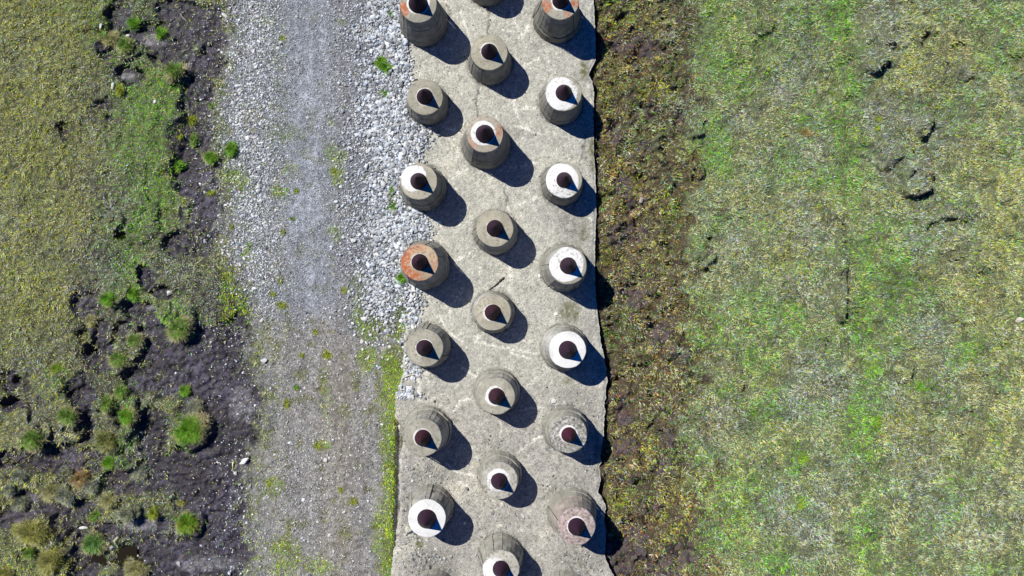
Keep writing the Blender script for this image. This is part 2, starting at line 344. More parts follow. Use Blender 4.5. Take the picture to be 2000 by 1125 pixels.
pil(T(240, (808, 95), (1070, 413)), 'tall pillar with an uneven white ring and faint orange stains on both sides', base=A3(.36,.32,.25), wr=.36, wb=.18, wd=150, orange=[(215, 24, .4), (10, 26, .45)], cr=.42)
pil(T(240, (250, 494), (510, 736)), 'pillar whose top is white towards the track and tan on the other side', base=TAN, wr=.40, wb=.65, wd=145)
pil(T(240, (1478, 484), (1613, 653)), 'white painted pillar with worn right rim, just above a dark stain on the slab', wr=.98, wb=.3, wd=200, worn=.3, cr=.37)
pil(T(240, (894, 892), (1090, 1090)), 'plain tan pillar just above the dark twig, with a very thin white ring', base=TAN, wr=.05, wb=.04, wd=190, cr=.395)
pil(T(460, (260, 226), (565, 471)), 'tall pillar with a bright orange lichened top beside a green grass clump', base=A3(.42,.33,.22), wr=.06, wb=.03, orange=[(205, 75, 1.), (110, 50, .45), (350, 40, .35)], cr=.38)
pil(T(460, (1512, 255), h=2.2), 'white painted pillar with a brown right rim and a grey worn patch below its cone', wr=.92, wb=.25, wd=150, worn=.4, side='boards')
pil(T(460, (877, 650), (1025, 771)), 'low tan pillar just below the dark twig, with white paint spilt down its left side', base=TAN, wr=.08, wb=.10, wd=200, side='spill', cone=A3(.09,.022,.035))
pil(T(460, (300, 950), (530, 1095)), 'plain grey pillar with crisp white ring, where rubble gives way to grass', base=A3(.33,.315,.25), wr=.09, wb=.03, side='boards')
pil(T(460, (1508, 965), shy=1125), 'brightest pillar, fully white top with paint run onto its shaft', wr=2., worn=0, cr=.42, side='spill')
pil(T(680, (908, 405), (1103, 536)), 'grey pillar with flaking terraces on its shaft and a white ring widest on the left', base=A3(.34,.325,.26), wr=.16, wb=.16, wd=170, spk=.3, side='terrace', cone=A3(.10,.025,.04))
pil(T(680, (288, 757), (550, 886)), 'grey pillar with wide board marks, right below the stone heap at the slab corner', base=A3(.31,.295,.24), wr=.12, wb=.07, wd=150, spk=.3, side='boards', cone=A3(.11,.022,.035))
pil(T(680, (1518, 730), shy=843), 'pillar with a black and white mottled top and a bright red cone', base=A3(.28,.27,.24), wr=.14, wb=.12, wd=120, spk=1., side='terrace', cr=.355, cone=A3(.15,.02,.04))
pil(T(865, (930, 320), (1100, 403)), 'grey speckled pillar with a wide blurred white ring, just above two small loose stones', base=A3(.38,.365,.31), wr=.30, wb=.14, wd=130, spk=.5, side='terrace')
pil(T(865, (320, 637), (558, 723)), 'fully white topped pillar at the left slab edge beside a rounded boulder', wr=2., cr=.44, side='boards')
pil(T(865, (1583, 703), h=2.25), 'tall pillar with a pinkish speckled top at the lower right, shading the bog', base=A3(.36,.31,.28), wr=.07, wb=.06, spk=.7, pink=.4, side='boards', cr=.40)
pil(T(865, (945, 1060), shx=1143), 'lowest pillar of the middle row, its top half white, half mottled grey', base=A3(.40,.385,.33), wr=.5, wb=.75, wd=215, spk=.5, side='boards')
pil((848, 1154, 1.75), 'pillar at the bottom left whose pale foot alone shows at the picture edge')
pil((1107, 1159, 1.75), 'pillar at the bottom right of which only the upper edge of its foot shows')
# ------------------------------------------------------------------ concrete slab
CR_DARK = [[(955,15),(954,45),(953,70)],[(935,160),(936,185),(930,200),(933,215),(933,232)],[(984,368),(990,388),(988,402)],[(790,742),(778,764)],
 [(1145,262),(1140,290),(1133,318),(1127,335)],[(873,10),(880,22),(877,38)],[(995,440),(1003,470)],[(812,1085),(818,1060),(812,1040)]]
CR_WHITE = [[(875,354),(892,342),(913,330)],[(1018,402),(1035,390),(1058,384)],[(885,508),(907,503),(928,488)],[(993,570),(1000,535),(996,522)],[(877,624),(880,606)],
 [(885,805),(900,784),(930,779)],[(1008,882),(1035,866),(1058,853)],[(975,855),(978,826)],[(818,738),(820,762),(820,785)],[(818,738),(836,728)],[(1030,752),(1050,738)],
 [(1003,213),(1052,211)],[(1015,75),(1038,50)],[(925,668),(950,640),(960,632)],[(1010,55),(1000,22)],[(938,520),(936,538)],[(1060,225),(1090,250)],[(850,370),(878,352)],[(1000,690),(1035,700)],[(905,1000),(880,985)],[(870,250),(905,262)],[(1000,180),(1012,232)],[(1005,245),(1058,262)],[(860,620),(876,650),(905,668)],[(905,565),(880,600)],
 [(930,668),(985,680),(1045,690),(1070,684)],[(1010,60),(985,60)],[(900,20),(915,70)],[(1010,140),(1040,118),(1062,112)],[(990,402),(1000,428)],[(1000,330),(1050,318)],[(895,940),(920,955)],[(905,720),(940,742)],[(1015,800),(1062,795)],[(870,905),(895,925),(928,930)]]
ys = np.arange(-300, 1401, 2.0)[::-1]; nu = 215
U = np.linspace(0, 1, nu)
sx = xL(ys)[:, None] * (1 - U) + xR(ys)[:, None] * U
sy = np.repeat(ys[:, None], nu, 1) + 0 * sx
SX, SY = sx.ravel(), sy.ravel()
n1 = fbm(SX, SY, 70, 201); n2 = fbm(SX, SY, 16, 211, 3); n3 = vn(SX, SY, 3, 221); n4 = fbm(SX, SY, 5, 225, 2)
low = ss(640, 860, SY)
cc = mix(A3(.48,.475,.42) * np.ones((len(SX), 1)), A3(.44,.425,.38) * np.ones((len(SX), 1)), low)
cc = mix(cc, A3(.32,.315,.30) * np.ones((len(SX), 1)), ss(.1, .9, n1) * (.35 + .4 * low))
dk = ss(.25, .8, fbm(SX, SY, 9, 233, 3) * .7 + .5 * n2) * (.15 + .6 * ss(720, 900, SY)); cc = mix(cc, A3(.20,.195,.18) * np.ones((len(SX), 1)), dk)
cc = mix(cc, A3(.60,.575,.48) * np.ones((len(SX), 1)), ss(.2, 1., -n1) * .5)
ST = blobs(SX + 8 * n2, SY + 8 * n2, [(1112,428,22,34,.8),(1146,300,7,40,.7),(1108,598,18,26,.7),(1136,145,10,16,.6),(845,925,40,26,.7),(840,1100,46,30,.95),(1130,780,40,26,.7),(1090,960,30,22,.7),
  (1130,1095,44,34,.8),(800,960,18,60,.6),(1140,925,22,30,.5),(1150,640,16,30,.35),(960,865,20,12,.5),(1000,1010,30,14,.35),(1150,520,12,30,.5),(1120,470,30,14,.5),(800,800,26,40,.4)])
cc = mix(cc, A3(.17,.165,.15) * np.ones((len(SX), 1)), np.clip(ST * (.55 + .75 * n4), 0, 1))
MO = blobs(SX + 4 * n2, SY + 4 * n2, [(1142,138,8,20,.9),(1158,300,6,34,.7),(1115,610,20,22,.6),(1140,455,14,30,.5),(822,1062,8,12,.8),(1095,560,10,8,.7),(1110,745,10,8,.7),(1165,870,6,40,.5),(782,840,8,20,.6)])
cc = mix(cc, A3(.13,.13,.05) * np.ones((len(SX), 1)), np.clip(MO * (.8 + .8 * n4), 0, 1))
cc *= (1 + .12 * n2 + .17 * n3 + .17 * n4)[:, None]
spk_ = np.random.RandomState(5).rand(len(SX)); cc[spk_ < .035] *= .45; cc[spk_ > .975] *= 1.5
sz = 0.012 * n2 + 0.004 * n3 + 0.02 * n1
for P in CR_WHITE:
    d = seg_d(SX + 3.5 * n4, SY + 3.5 * n4, P); cc = mix(cc, A3(.84,.82,.74) * np.ones((len(SX), 1)), np.clip(np.exp(-(d / 1.8) ** 2) * (.9 + .4 * n4), 0, 1)); 
for P in CR_DARK:
    d = seg_d(SX + 3 * n4, SY + 3 * n4, P); k = np.exp(-(d / 1.3) ** 2); cc = mix(cc, A3(.10,.095,.08) * np.ones((len(SX), 1)), k * .85); sz -= .03 * k
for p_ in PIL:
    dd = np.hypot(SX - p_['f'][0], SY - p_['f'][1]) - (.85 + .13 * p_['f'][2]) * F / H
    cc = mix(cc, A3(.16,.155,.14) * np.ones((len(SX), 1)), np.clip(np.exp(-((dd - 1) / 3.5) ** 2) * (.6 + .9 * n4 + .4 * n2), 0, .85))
ed = np.minimum(SX - np.repeat(xL(ys), nu), np.repeat(xR(ys), nu) - SX)
sz -= .05 * (1 - ss(0, 7, ed + 2 * n2)) 
wxs, wys = G(SX, SY)
V = np.stack([wxs, wys, sz], -1)
nrS = len(ys)
FS = grid_faces(nrS, nu)
Li = np.arange(nrS) * nu; Ri = Li + nu - 1
VL = V[Li].copy(); VL[:, 2] = -.9; VR = V[Ri].copy(); VR[:, 2] = -.9; VR[:, 0] -= .04
nb = len(V); a = np.arange(nrS - 1)
FL = np.stack([Li[a + 1], nb + a + 1, nb + a, Li[a]], -1)[:, ::-1]; FR = np.stack([Ri[a], nb + nrS + a, nb + nrS + a + 1, Ri[a + 1]], -1)[:, ::-1]
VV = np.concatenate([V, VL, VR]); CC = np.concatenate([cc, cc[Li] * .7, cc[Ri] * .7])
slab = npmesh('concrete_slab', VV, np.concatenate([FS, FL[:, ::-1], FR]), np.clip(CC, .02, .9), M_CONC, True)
tag(slab, kind='structure')

# ------------------------------------------------------------------ pillars
def make_pillar(i, p):
    rs = np.random.RandomState(100 + i)
    Bx, By, h = p['f']; X0, Y0 = map(float, G(Bx, By))
    root = bpy.data.objects.new('concrete_pillar', None); COL.objects.link(root); root.location = (X0, Y0, 0)
    root.rotation_euler = (0, 0, 0)
    tag(root, p['label'], 'pillar', 'concrete pillars with maroon cones standing in three rows on the slab', 'thing')
    rt = .85 * (1 + rs.uniform(-.012, .012)); rb = rt + .13 * h
    npl = 26 + i % 5; side = p['side']
    # shaft: boards with hard edges, several pours each with its own slight ledge
    ncr = 4 if h < 1.9 else 5
    lev = np.concatenate([[-.06], np.sort(h * (np.arange(1, ncr) / ncr + rs.uniform(-.05, .05, ncr - 1))), [h]])
    amp = .075 if side == 'terrace' else .032
    offc = np.append(rs.uniform(-.4, 1, ncr - 1) * amp, 0)
    if h > 1.9: offc[0] += .05; offc[1] += .02
    offp = rs.normal(0, .010 if side != 'boards' else .018, npl)
    ph = rs.uniform(0, 6.28)
    Vs, Fs, Cs = [], [], []
    tint = A3(.205,.20,.175) * (1.25 if By < 420 else 1.5 if By < 700 else 1.75) * (.95 if side == 'grey' else 1.05)  # shade and sun put into the colour: upper, stained shafts darker, lower ones paler
    sub_n = 3
    for c in range(ncr):
        z0, z1 = lev[c], lev[c + 1]
        bc = rs.uniform(.88, 1.1)
        for k in range(npl):
            a0 = ph + 2 * math.pi * k / npl; a1 = ph + 2 * math.pi * (k + 1) / npl
            pc = bc * (1 + rs.normal(0, .09)); 
            if side == 'boards' and 20 < math.degrees((a0 + a1) / 2) % 360 < 80: pc *= rs.uniform(.65, 1.25)
            zz = np.linspace(z0, z1, sub_n + 1)
            for zi, z in enumerate(zz):
                t = z / h; r = rb + (rt - rb) * t + offc[c] * (1 - t * .9) + offp[k] * (1 - ss(.9, 1, np.array(t)))
                if c == ncr - 1 and zi == sub_n: r = rt
                for a in (a0, a1):
                    rr = r + .006 * math.sin(5 * a + i) + .004 * rs.normal() * (1 if z < h - .02 else 0)
                    Vs.append((rr * math.cos(a), rr * math.sin(a), z))
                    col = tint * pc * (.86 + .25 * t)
                    if side == 'spill':
                        d = math.degrees(a) % 360; kk = max(0, 1 - abs((d - 150) / 75)) * rs.uniform(.35, 1.2) * (.5 + .5 * t); kk = min(kk, 1)
                        col = col * (1 - kk) + WHITE * .85 * kk
                    if p['wr'] > .8 and side != 'spill' and t > .45:
                        d = math.degrees(a) % 360; kk = max(0, 1 - abs((d - 150) / 80)) * rs.uniform(0, .9) * (t - .45) * 1.5
                        col = col * (1 - kk) + WHITE * .8 * kk
                    if p['pink'] and t > .4: col = col * (1 - .3) + A3(.38,.25,.22) * .3
                    Cs.append(col)
            b = len(Vs) - 2 * (sub_n + 1)
            for q in range(sub_n): Fs.append((b + 2*q, b + 2*q + 1, b + 2*q + 3, b + 2*q + 2))
            if c < ncr - 1:   # ledge up to the next pour
                t = z1 / h; r2 = rb + (rt - rb) * t + offc[c + 1] * (1 - t * .9) + offp[k] * (1 - ss(.9, 1, np.array(t))) - .006
                n0 = len(Vs)
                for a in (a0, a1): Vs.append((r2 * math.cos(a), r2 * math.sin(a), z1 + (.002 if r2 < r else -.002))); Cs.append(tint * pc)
                Fs.append((n0 - 2, n0 - 1, n0 + 1, n0))
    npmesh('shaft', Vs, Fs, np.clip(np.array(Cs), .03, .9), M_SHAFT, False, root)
    # top: a polar sheet, low rise to the cone, chipped round rim
    na, nr_ = 120, 22; rise = .05
    aa = np.arange(na) * 2 * math.pi / na; cr = p['cr']
    u = np.concatenate([np.linspace(0, 1, nr_ - 3), [1, 1, 1]])
    A, Uu = np.meshgrid(aa, u); 
    rim = rt + .006 * np.sin(5 * A + i) + .008 * vn(A * 6, A * 0 + i, 1.0, 400 + i)
    RR = (cr - .02) + (rim - (cr - .02)) * Uu
    ZZ = h + .006 + rise * (1 - Uu)
    RR[-3] = rim[-3] + .008; ZZ[-3] = h - .012
    RR[-2] = rim[-2] + .010; ZZ[-2] = h - .05
    RR[-1] = rim[-1] - .02; ZZ[-1] = h - .055
    ax, ay = RR * np.cos(A), RR * np.sin(A)
    nz = fbm(ax * 40, ay * 40, 14, 500 + i * 7, 3); nf = fbm(ax * 40, ay * 40, 2.8, 600 + i * 7, 2); n8 = fbm(ax * 40, ay * 40, 26, 640 + i * 7, 2)
    ZZ[:-3] += .006 * nz[:-3]
    one = np.ones_like(A)[..., None]
    c = p['base'] * 1.18 * one * (1 + .16 * nz + .12 * n8 + .14 * nf)[..., None]
    deg = np.degrees(A)
    for (dc, dw, am) in p['orange']:
        dd = np.abs((deg - dc + 180) % 360 - 180)
        k = np.clip((1 - ss(.5, 1.3, dd / dw)) * ss(.08, .4, Uu) * (.95 + .8 * nf) * am, 0, 1); c = mix(c, ORANGE * one, k)
    if p['pink']: c = mix(c, A3(.45,.30,.29) * one, np.clip(p['pink'] * (1 + nz), 0, 1))
    c = mix(c, A3(.10,.10,.095) * one, np.clip(ss(.25, .7, nf) * p['spk'], 0, 1)); c = mix(c, A3(.66,.66,.63) * one, np.clip(ss(.2, .75, -nf) * p['spk'] * .8, 0, 1))
    wr = p['wr'] + p['wb'] * np.cos(A - math.radians(p['wd'])) + .05 * nz + .05 * n8 * (p['wr'] > .12)
    k = 1 - ss(-.03, .05, Uu - wr)
    if p['worn']: k = k * (1 - p['worn'] * ss(.25, .7, nf * .6 + n8 * .5 + .4 * np.cos(A - .2)) * ss(.3, .8, Uu))
    c = mix(c, WHITE * one * (1 - .16 * np.clip(n8 + nf * .6, 0, 1) - .12 * np.clip(nz, 0, 1) * Uu)[..., None], np.clip(k, 0, 1))
    c = mix(c, A3(.16,.15,.12) * one, np.clip(ss(.55, .9, nf + .35 * n8) * .5 + .5 * ss(.9, 1., Uu) * ss(-.1, .5, n8), 0, .7) * (p['wr'] < 1.9))
    Vt = np.stack([ax, ay, ZZ], -1).reshape(-1, 3); ix = np.arange(na); jx = (ix + 1) % na; Ft = []
    for r_ in range(len(u) - 1): Ft.append(np.stack([r_ * na + ix, (r_ + 1) * na + ix, (r_ + 1) * na + jx, r_ * na + jx], -1))
    top = npmesh('pillar_top', Vt, np.concatenate(Ft), np.clip(c, .03, .88).reshape(-1, 3), M_TOP, True, root)
    # cone with a low band at its foot and a blunt welded tip
    hc = 1.03; z0 = h + rise * .92
    prof = [(cr - .001, z0 - .05), (cr, z0 + .035), (cr - .012, z0 + .045)] + [((cr - .012) * (1 - t) + .012 * t, z0 + .045 + (hc - .045) * t) for t in np.linspace(.08, 1, 12)] + [(.010, z0 + hc + .012), (.0005, z0 + hc + .016)]
    ns = 64; aa = np.arange(ns) * 2 * math.pi / ns; Vc = []; Cc = []
    for (r, z) in prof:
        nn = .0025 * np.sin(3 * aa + i)
        Vc.append(np.stack([(r + nn * (r > .05)) * np.cos(aa), (r + nn * (r > .05)) * np.sin(aa), np.full(ns, z)], -1))
        Cc.append(p['cone'] * A3(.40, .5, .62) * (1 + .12 * vn(aa * 3, aa * 0 + z * 6, 1., 700 + i))[:, None])
    ix = np.arange(ns); jx = (ix + 1) % ns
    Fc_ = np.concatenate([np.stack([r_ * ns + ix, r_ * ns + jx, (r_ + 1) * ns + jx, (r_ + 1) * ns + ix], -1) for r_ in range(len(prof) - 1)])
    npmesh('steel_cone', np.concatenate(Vc), Fc_, np.concatenate(Cc), M_CONE, True, root)
    return (Bx, By, rb * F / H)
BASES = [make_pillar(i, p) for i, p in enumerate(PIL)]
def hits_pillar(x, y, pad=0.):
    m = np.zeros(np.shape(x), bool)
    for bx, by, r in BASES: m |= np.hypot(x - bx, y - by) < r + pad
    return m

# ------------------------------------------------------------------ stones
def ico(sub_=0):
    t = (1 + 5 ** .5) / 2
    v = [(-1,t,0),(1,t,0),(-1,-t,0),(1,-t,0),(0,-1,t),(0,1,t),(0,-1,-t),(0,1,-t),(t,0,-1),(t,0,1),(-t,0,-1),(-t,0,1)]
    f = [(0,11,5),(0,5,1),(0,1,7),(0,7,10),(0,10,11),(1,5,9),(5,11,4),(11,10,2),(10,7,6),(7,1,8),(3,9,4),(3,4,2),(3,2,6),(3,6,8),(3,8,9),(4,9,5),(2,4,11),(6,2,10),(8,6,7),(9,8,1)]
    v = [tuple(np.array(q) / np.linalg.norm(q)) for q in v]
    for _ in range(sub_):
        cache = {}; nf_ = []
        def mid(a, b):
            k = (min(a, b), max(a, b))
            if k not in cache:
                q = (np.array(v[a]) + np.array(v[b])) / 2; v.append(tuple(q / np.linalg.norm(q))); cache[k] = len(v) - 1
            return cache[k]
        for a, b, c in f:
            ab, bc, ca = mid(a, b), mid(b, c), mid(c, a); nf_ += [(a, ab, ca), (b, bc, ab), (c, ca, bc), (ab, bc, ca)]
        f = nf_
    return np.array(v), np.array(f)
def angular(rs, v, cuts=7):
    """cut a ball with random planes so it has flat broken faces"""
    q = v.copy()
    for _ in range(cuts):
        n = rs.normal(size=3); n /= np.linalg.norm(n); d = rs.uniform(.45, .8)
        s = q @ n; o = s > d; q[o] -= ((s[o] - d)[:, None]) * n
    return q
def scatter(name, rs, x, y, z, rad, cols, subd, flat=(.45, .8), nvar=24, mat_=M_STONE):
    v, f = ico(subd); T_ = np.stack([angular(rs, v, 7) for _ in range(nvar)])
    n = len(x); wx, wy = G(x, y)
    k = rs.randint(0, nvar, n); S = T_[k]
    sc_ = np.stack([rad * rs.uniform(.8, 1.35, n), rad * rs.uniform(.6, 1.0, n), rad * rs.uniform(flat[0], flat[1], n)], -1)
    S = S * sc_[:, None, :]
    a = rs.uniform(0, 6.283, n); tl = rs.normal(0, .22, n)
    c_, s_ = np.cos(tl)[:, None], np.sin(tl)[:, None]
    Xs, Zs = S[..., 0] * c_ - S[..., 2] * s_, S[..., 0] * s_ + S[..., 2] * c_
    c_, s_ = np.cos(a)[:, None], np.sin(a)[:, None]
    V_ = np.stack([Xs * c_ - S[..., 1] * s_ + wx[:, None], Xs * s_ + S[..., 1] * c_ + wy[:, None], Zs + (z + sc_[:, 2] * .25)[:, None]], -1)
    F_ = (f[None] + (np.arange(n) * len(v))[:, None, None]).reshape(-1, 3)
    return npmesh(name, V_.reshape(-1, 3), F_, np.repeat(cols, len(v), 0), mat_, False)
def stone_cols(rs, n, lo=.3, hi=.85, blue=1.):
    b = rs.uniform(lo, hi, n)[:, None]; t = rs.uniform(0, 1, n)[:, None]
    return b * (A3(.86, .97, 1.12) * (1 - t) + A3(1.0, 1., .97) * t) * (1 - .0 * blue)
def loose_z(x, y):
    on = (x > xL0(y) + 3) & (x < xR0(y) - 3)
    return np.where(on, np.maximum(height(x, y), 0.0), height(x, y))
rs = np.random.RandomState(7)
# rubble band by the slab, small gravel of the lanes, grit
N = 34000; x = rs.uniform(640, 862, N); y = rs.uniform(-90, 780, N)
Zr = zones(x, y); den = Zr['rocks'] * (.85 + .3 * Zr['n2']) * (1 - .8 * np.clip(Zr['strip'], 0, 1))
spill = (x >= xO(y) - 2) * np.exp(-np.maximum(0, x - xO(y)) / 5.0) * (y < 740) * .9
heap = blobs(x, y, [(805,715,20,22,.7),(793,775,14,20,.7),(815,780,12,14,.3),(800,690,16,20,.6)])
den = np.maximum(den, np.maximum(spill, heap)) * ~hits_pillar(x, y, 1)
k = rs.rand(N) < den; x, y = x[k], y[k]
x1, y1 = x, y; rad = np.clip(rs.lognormal(math.log(.054), .45, len(x)), .022, .16) * (.7 + .3 * ss(670, 740, x))
tag(scatter('rubble_stones', rs, x, y, loose_z(x, y) + .015, rad, stone_cols(rs, len(x), .22, .86), 1), 'pale bluish broken stones heaped along the left edge of the slab', 'rubble', kind='stuff')
N = 190000; x = rs.uniform(405, 800, N); y = rs.uniform(-90, 1215, N)
Zr = zones(x, y); up = 1 - ss(560, 700, y + 40 * Zr['n2'])
lane = np.exp(-((x - 600) / 50) ** 2)
den = (up * (.75 + .25 * Zr['n4']) + (1 - up) * (.24 + .10 * Zr['n2'] + .20 * np.exp(-((x - 590) / 60) ** 2 - ((y - 960) / 90) ** 2))) * ss(-30, 60, x - xT(y) + 20 * Zr['n2'])
den = den * (1 - .3 * np.exp(-((x - 668) / 22) ** 2)) * (1 - .85 * np.clip(Zr['strip'], 0, 1)) * (x < xO(y) + 2)
k = rs.rand(N) < den; x, y, lane, up = x[k], y[k], lane[k], up[k]
rad = np.clip(rs.lognormal(math.log(.024), .38, len(x)), .012, .085) * (1 - .3 * lane * up) * (1 + .45 * up * (1 - ss(500, 570, x)))
big = rs.rand(len(x)) < .035; rad[big] *= 1.7
cl = stone_cols(rs, len(x), 0, 1.); cl *= (.12 + .75 * rs.rand(len(x), 1) ** 1.6) / np.maximum(cl.mean(1, keepdims=True), 1e-3); cl[big] = np.maximum(cl[big], .6); cl *= (1 + .25 * (1 - ss(480, 580, x)) * up)[:, None]; cl = cl * np.where((up < .5)[:, None], A3(1.04, 1., .95), 1.)
tag(scatter('gravel', rs, x, y, height(x, y) + .004, rad, np.clip(cl, 0, .85), 0), 'small grey and white gravel lying over the track', 'gravel', kind='stuff')
N = 9500; x = rs.uniform(200, 520, N); y = rs.uniform(-60, 1180, N)
Zr = zones(x, y); den = Zr['peat'] * np.clip(.08 + 1.0 * ss(-150, 0, x - xT(y)) ** 2, 0, 1) * (.9 + .5 * Zr['n2'])
k = rs.rand(N) < den; x, y = x[k], y[k]
rad = np.clip(rs.lognormal(math.log(.026), .45, len(x)), .012, .09)
tag(scatter('stone_chips', rs, x, y, height(x, y) + .01, rad, stone_cols(rs, len(x), .4, .9), 1), 'white stone chips strewn over the dark peat', 'stone chips', kind='stuff')
# chips and pebbles on the slab
N = 42000; x = rs.uniform(770, 1190, N); y = rs.uniform(-60, 1180, N)
den = .012 + .04 * ss(740, 880, y) + .8 * blobs(x, y, [(975,868,30,12,.7),(1110,955,34,12,.7),(840,945,30,16,.6),(1150,900,20,30,.5),(845,925,44,30,.5),(835,1098,44,34,1.),(800,1010,14,70,.6),(800,960,16,60,.5),(805,850,20,30,.4),(1130,1095,40,36,.4),(1120,780,50,30,.2),(1090,955,30,20,.5),(965,860,18,10,.5),(1000,1000,40,30,.2),(825,1050,20,20,.4)])
dmin = np.min([np.hypot(x - bx, y - by) - r for bx, by, r in BASES], 0); den = den + .16 * np.exp(-(dmin / 4.) ** 2) * (1 + vn(x, y, 12, 777))
k = (rs.rand(N) < den) & (x > xO(y)) & (x > xL0(y) + 4) & (x < xR0(y) - 4) & ~hits_pillar(x, y, 1); x, y = x[k], y[k]
rad = np.clip(rs.lognormal(math.log(.028), .5, len(x)), .01, .11)
tag(scatter('slab_grit', rs, x, y, x * 0 + .003, rad, stone_cols(rs, len(x), .10, .72) * A3(1.0, .98, .93), 1), 'loose stone chips lying on the worn slab', 'stone chips', kind='stuff')
def rock(px, py, rpx, label, asp=1.0, rot=0., flat=.55, col=(.72, .72, .70), name='rock', cat='rock', z=None, group='single loose stones'):
    r_ = np.random.RandomState(int(px * 7 + py)); v, f = ico(3)
    q = angular(r_, v, 14) * (1 + .03 * r_.normal(size=(len(v), 1)) * .4)
    r = rpx * H / F; q = q * np.array([r * asp, r / asp, r * flat])
    a = math.radians(rot); q = np.stack([q[:, 0] * math.cos(a) - q[:, 1] * math.sin(a), q[:, 0] * math.sin(a) + q[:, 1] * math.cos(a), q[:, 2]], -1)
    zz = float(loose_z(np.array([px * 1.]), np.array([py * 1.]))[0]) if z is None else z
    wx, wy = G(px, py)
    o = npmesh(name, q, f, np.array(col) * (1 + .06 * r_.normal(size=(len(v), 1))), M_STONE, False)
    o.location = (float(wx), float(wy), zz + r * flat * .45); tag(o, label, cat, group); return o
for a in [
 (197, 50, 5, 'upright white stone in the green grass left of the dark peat at the top left', 1.35, 80),
 (245, 69, 5, 'white stone on the rim of the top left peat hollow', 1.2, 20),
 (222, 170, 6, 'long pointed pale rock beside a small peat pool', 1.6, 80),
 (305, 200, 5, 'lone white stone in bright green grass west of the peat strip', 1.1, 30),
 (326, 572, 6, 'bright white stone beside a green hummock halfway down the left meadow', 1.2, 40),
 (474, 903, 9, 'pale wedge-shaped rock on the seam between mud and gravel track', 1.5, 25),
 (456, 926, 4.5, 'small round white stone in mud just below the wedge-shaped rock', 1.05, 0),
 (160, 1034, 7, 'flat oval pale stone near the puddle, left of it', 1.6, 5, .35),
 (213, 1072, 6, 'pale knobbly stone at the upper edge of the puddle', 1.1, 0),
 (797, 1032, 9, 'rounded boulder on the slab against the white topped pillar at the left', 1.1, 20, .6, (.55,.54,.46)),
 (981, 985, 5.5, 'white stone on the slab just below the grey speckled pillar', 1.15, 120, .5, (.66,.62,.56)),
 (1021, 1007, 4, 'small pinkish white stone alone in the lower middle of the slab', 1.3, 130, .5, (.66,.6,.55)),
 (978, 1027, 5, 'pale stone on the slab above the lowest middle pillar', 1.2, 10, .5, (.6,.58,.5)),
 (1086, 612, 5, 'bright white stone on open concrete above the brightest pillar', 1.15, 0, .5, (.8,.78,.72)),
 (1053, 539, 3.5, 'little white stone touching the foot of the brown rimmed white pillar', 1.2, 100, .6, (.8,.8,.76)),
 (845, 273, 5.5, 'grey stone that has rolled from the rubble onto the slab near the top', 1.1, 30, .6, (.45,.46,.46)),
 (1208, 1021, 4.5, 'white stone at the shadow edge of the pink topped pillar on the bog', 1.3, 120),
 (515, 704, 7, 'largest pale round stone lying on the middle of the dirt track', 1.1, 0, .5, (.55,.57,.58)),
 (761, 678, 5, 'white stone among green grass left of the crisp ringed grey pillar', 1.1, 0),
 (1254, 388, 6, 'pale upright rock in brown heather right of the slab', 1.4, 80, .5, (.5,.44,.42)),
 (779, 837, 7, 'pale chunky rock off the left slab corner beside the grass verge', 1.3, 5, .6, (.7,.68,.6)),
 (793, 770, 5, 'whitest cobble of the small heap on the slab corner', 1.1, 20, .6),
 (1081, 784, 6, 'whitish lump of mortar on the slab above the mottled pillar', 1.2, 60, .4, (.62,.62,.62)),
 (1992, 624, 8, 'largest pale stone at the right picture edge', 1.2, 10, .5, (.62,.58,.5)),
 (1987, 641, 5, 'middle stone of three at the right picture edge', 1.1, 40, .5, (.62,.58,.5)),
 (1985, 684, 5, 'lowest stone of three at the right picture edge', 1.1, 80, .5, (.62,.58,.5)),
 (1455, 214, 4, 'small white stone in a dark scuffed hole of the right meadow', 1.2, 30),
 (437, 28, 7, 'bright elongated stone on dark mud at the top beside the gravel', 1.5, -25, .4),
 (566, 866, 5, 'white stone by itself on the lower gravel track', 1.1, 0, .5, (.75,.76,.76)),
 (592, 978, 5, 'pale squarish stone on the bluish lower gravel', 1.05, 45, .5, (.72,.74,.78)),
 (486, 952, 5.5, 'grey slanted stone in the wheel mark of the mud', 1.5, 55, .5, (.36,.36,.38)),
 (345, 1106, 6, 'dull grey stone on wet peat at the bottom edge', 1.3, 120, .5, (.42,.43,.46)),
]: rock(*a)
def stick(pts, rad, col, label, name, cat, zoff=.02, bumpy=.3):
    r_ = np.random.RandomState(int(pts[0][0])); n = 22; t = np.linspace(0, len(pts) - 1, n)
    a = np.array(pts, float); x = np.interp(t, range(len(pts)), a[:, 0]); y = np.interp(t, range(len(pts)), a[:, 1])
    x += .5 * vn(t, t * 0, .6, 31); y += .5 * vn(t, t * 0, .6, 32)
    wx, wy = G(x, y); wz = loose_z(x, y) + zoff; k = 8; aa = np.arange(k) * 2 * math.pi / k
    dx, dy = np.gradient(wx), np.gradient(wy); L = np.hypot(dx, dy); nx, ny = -dy / L, dx / L
    rr = rad * (1 - .45 * np.linspace(0, 1, n)) * (1 + bumpy * r_.uniform(-1, 1, n)); rr[0] *= .4; rr[-1] *= .3
    V_ = np.stack([wx[:, None] + nx[:, None] * rr[:, None] * np.cos(aa), wy[:, None] + ny[:, None] * rr[:, None] * np.cos(aa), wz[:, None] + rr[:, None] * np.sin(aa)], -1).reshape(-1, 3)
    ix = np.arange(k); jx = (ix + 1) % k
    F_ = np.concatenate([np.stack([q * k + ix, q * k + jx, (q + 1) * k + jx, (q + 1) * k + ix], -1) for q in range(n - 1)])
    o = npmesh(name, V_, F_, np.array(col) * np.ones((len(V_), 1)), M_STONE, True); tag(o, label, cat)
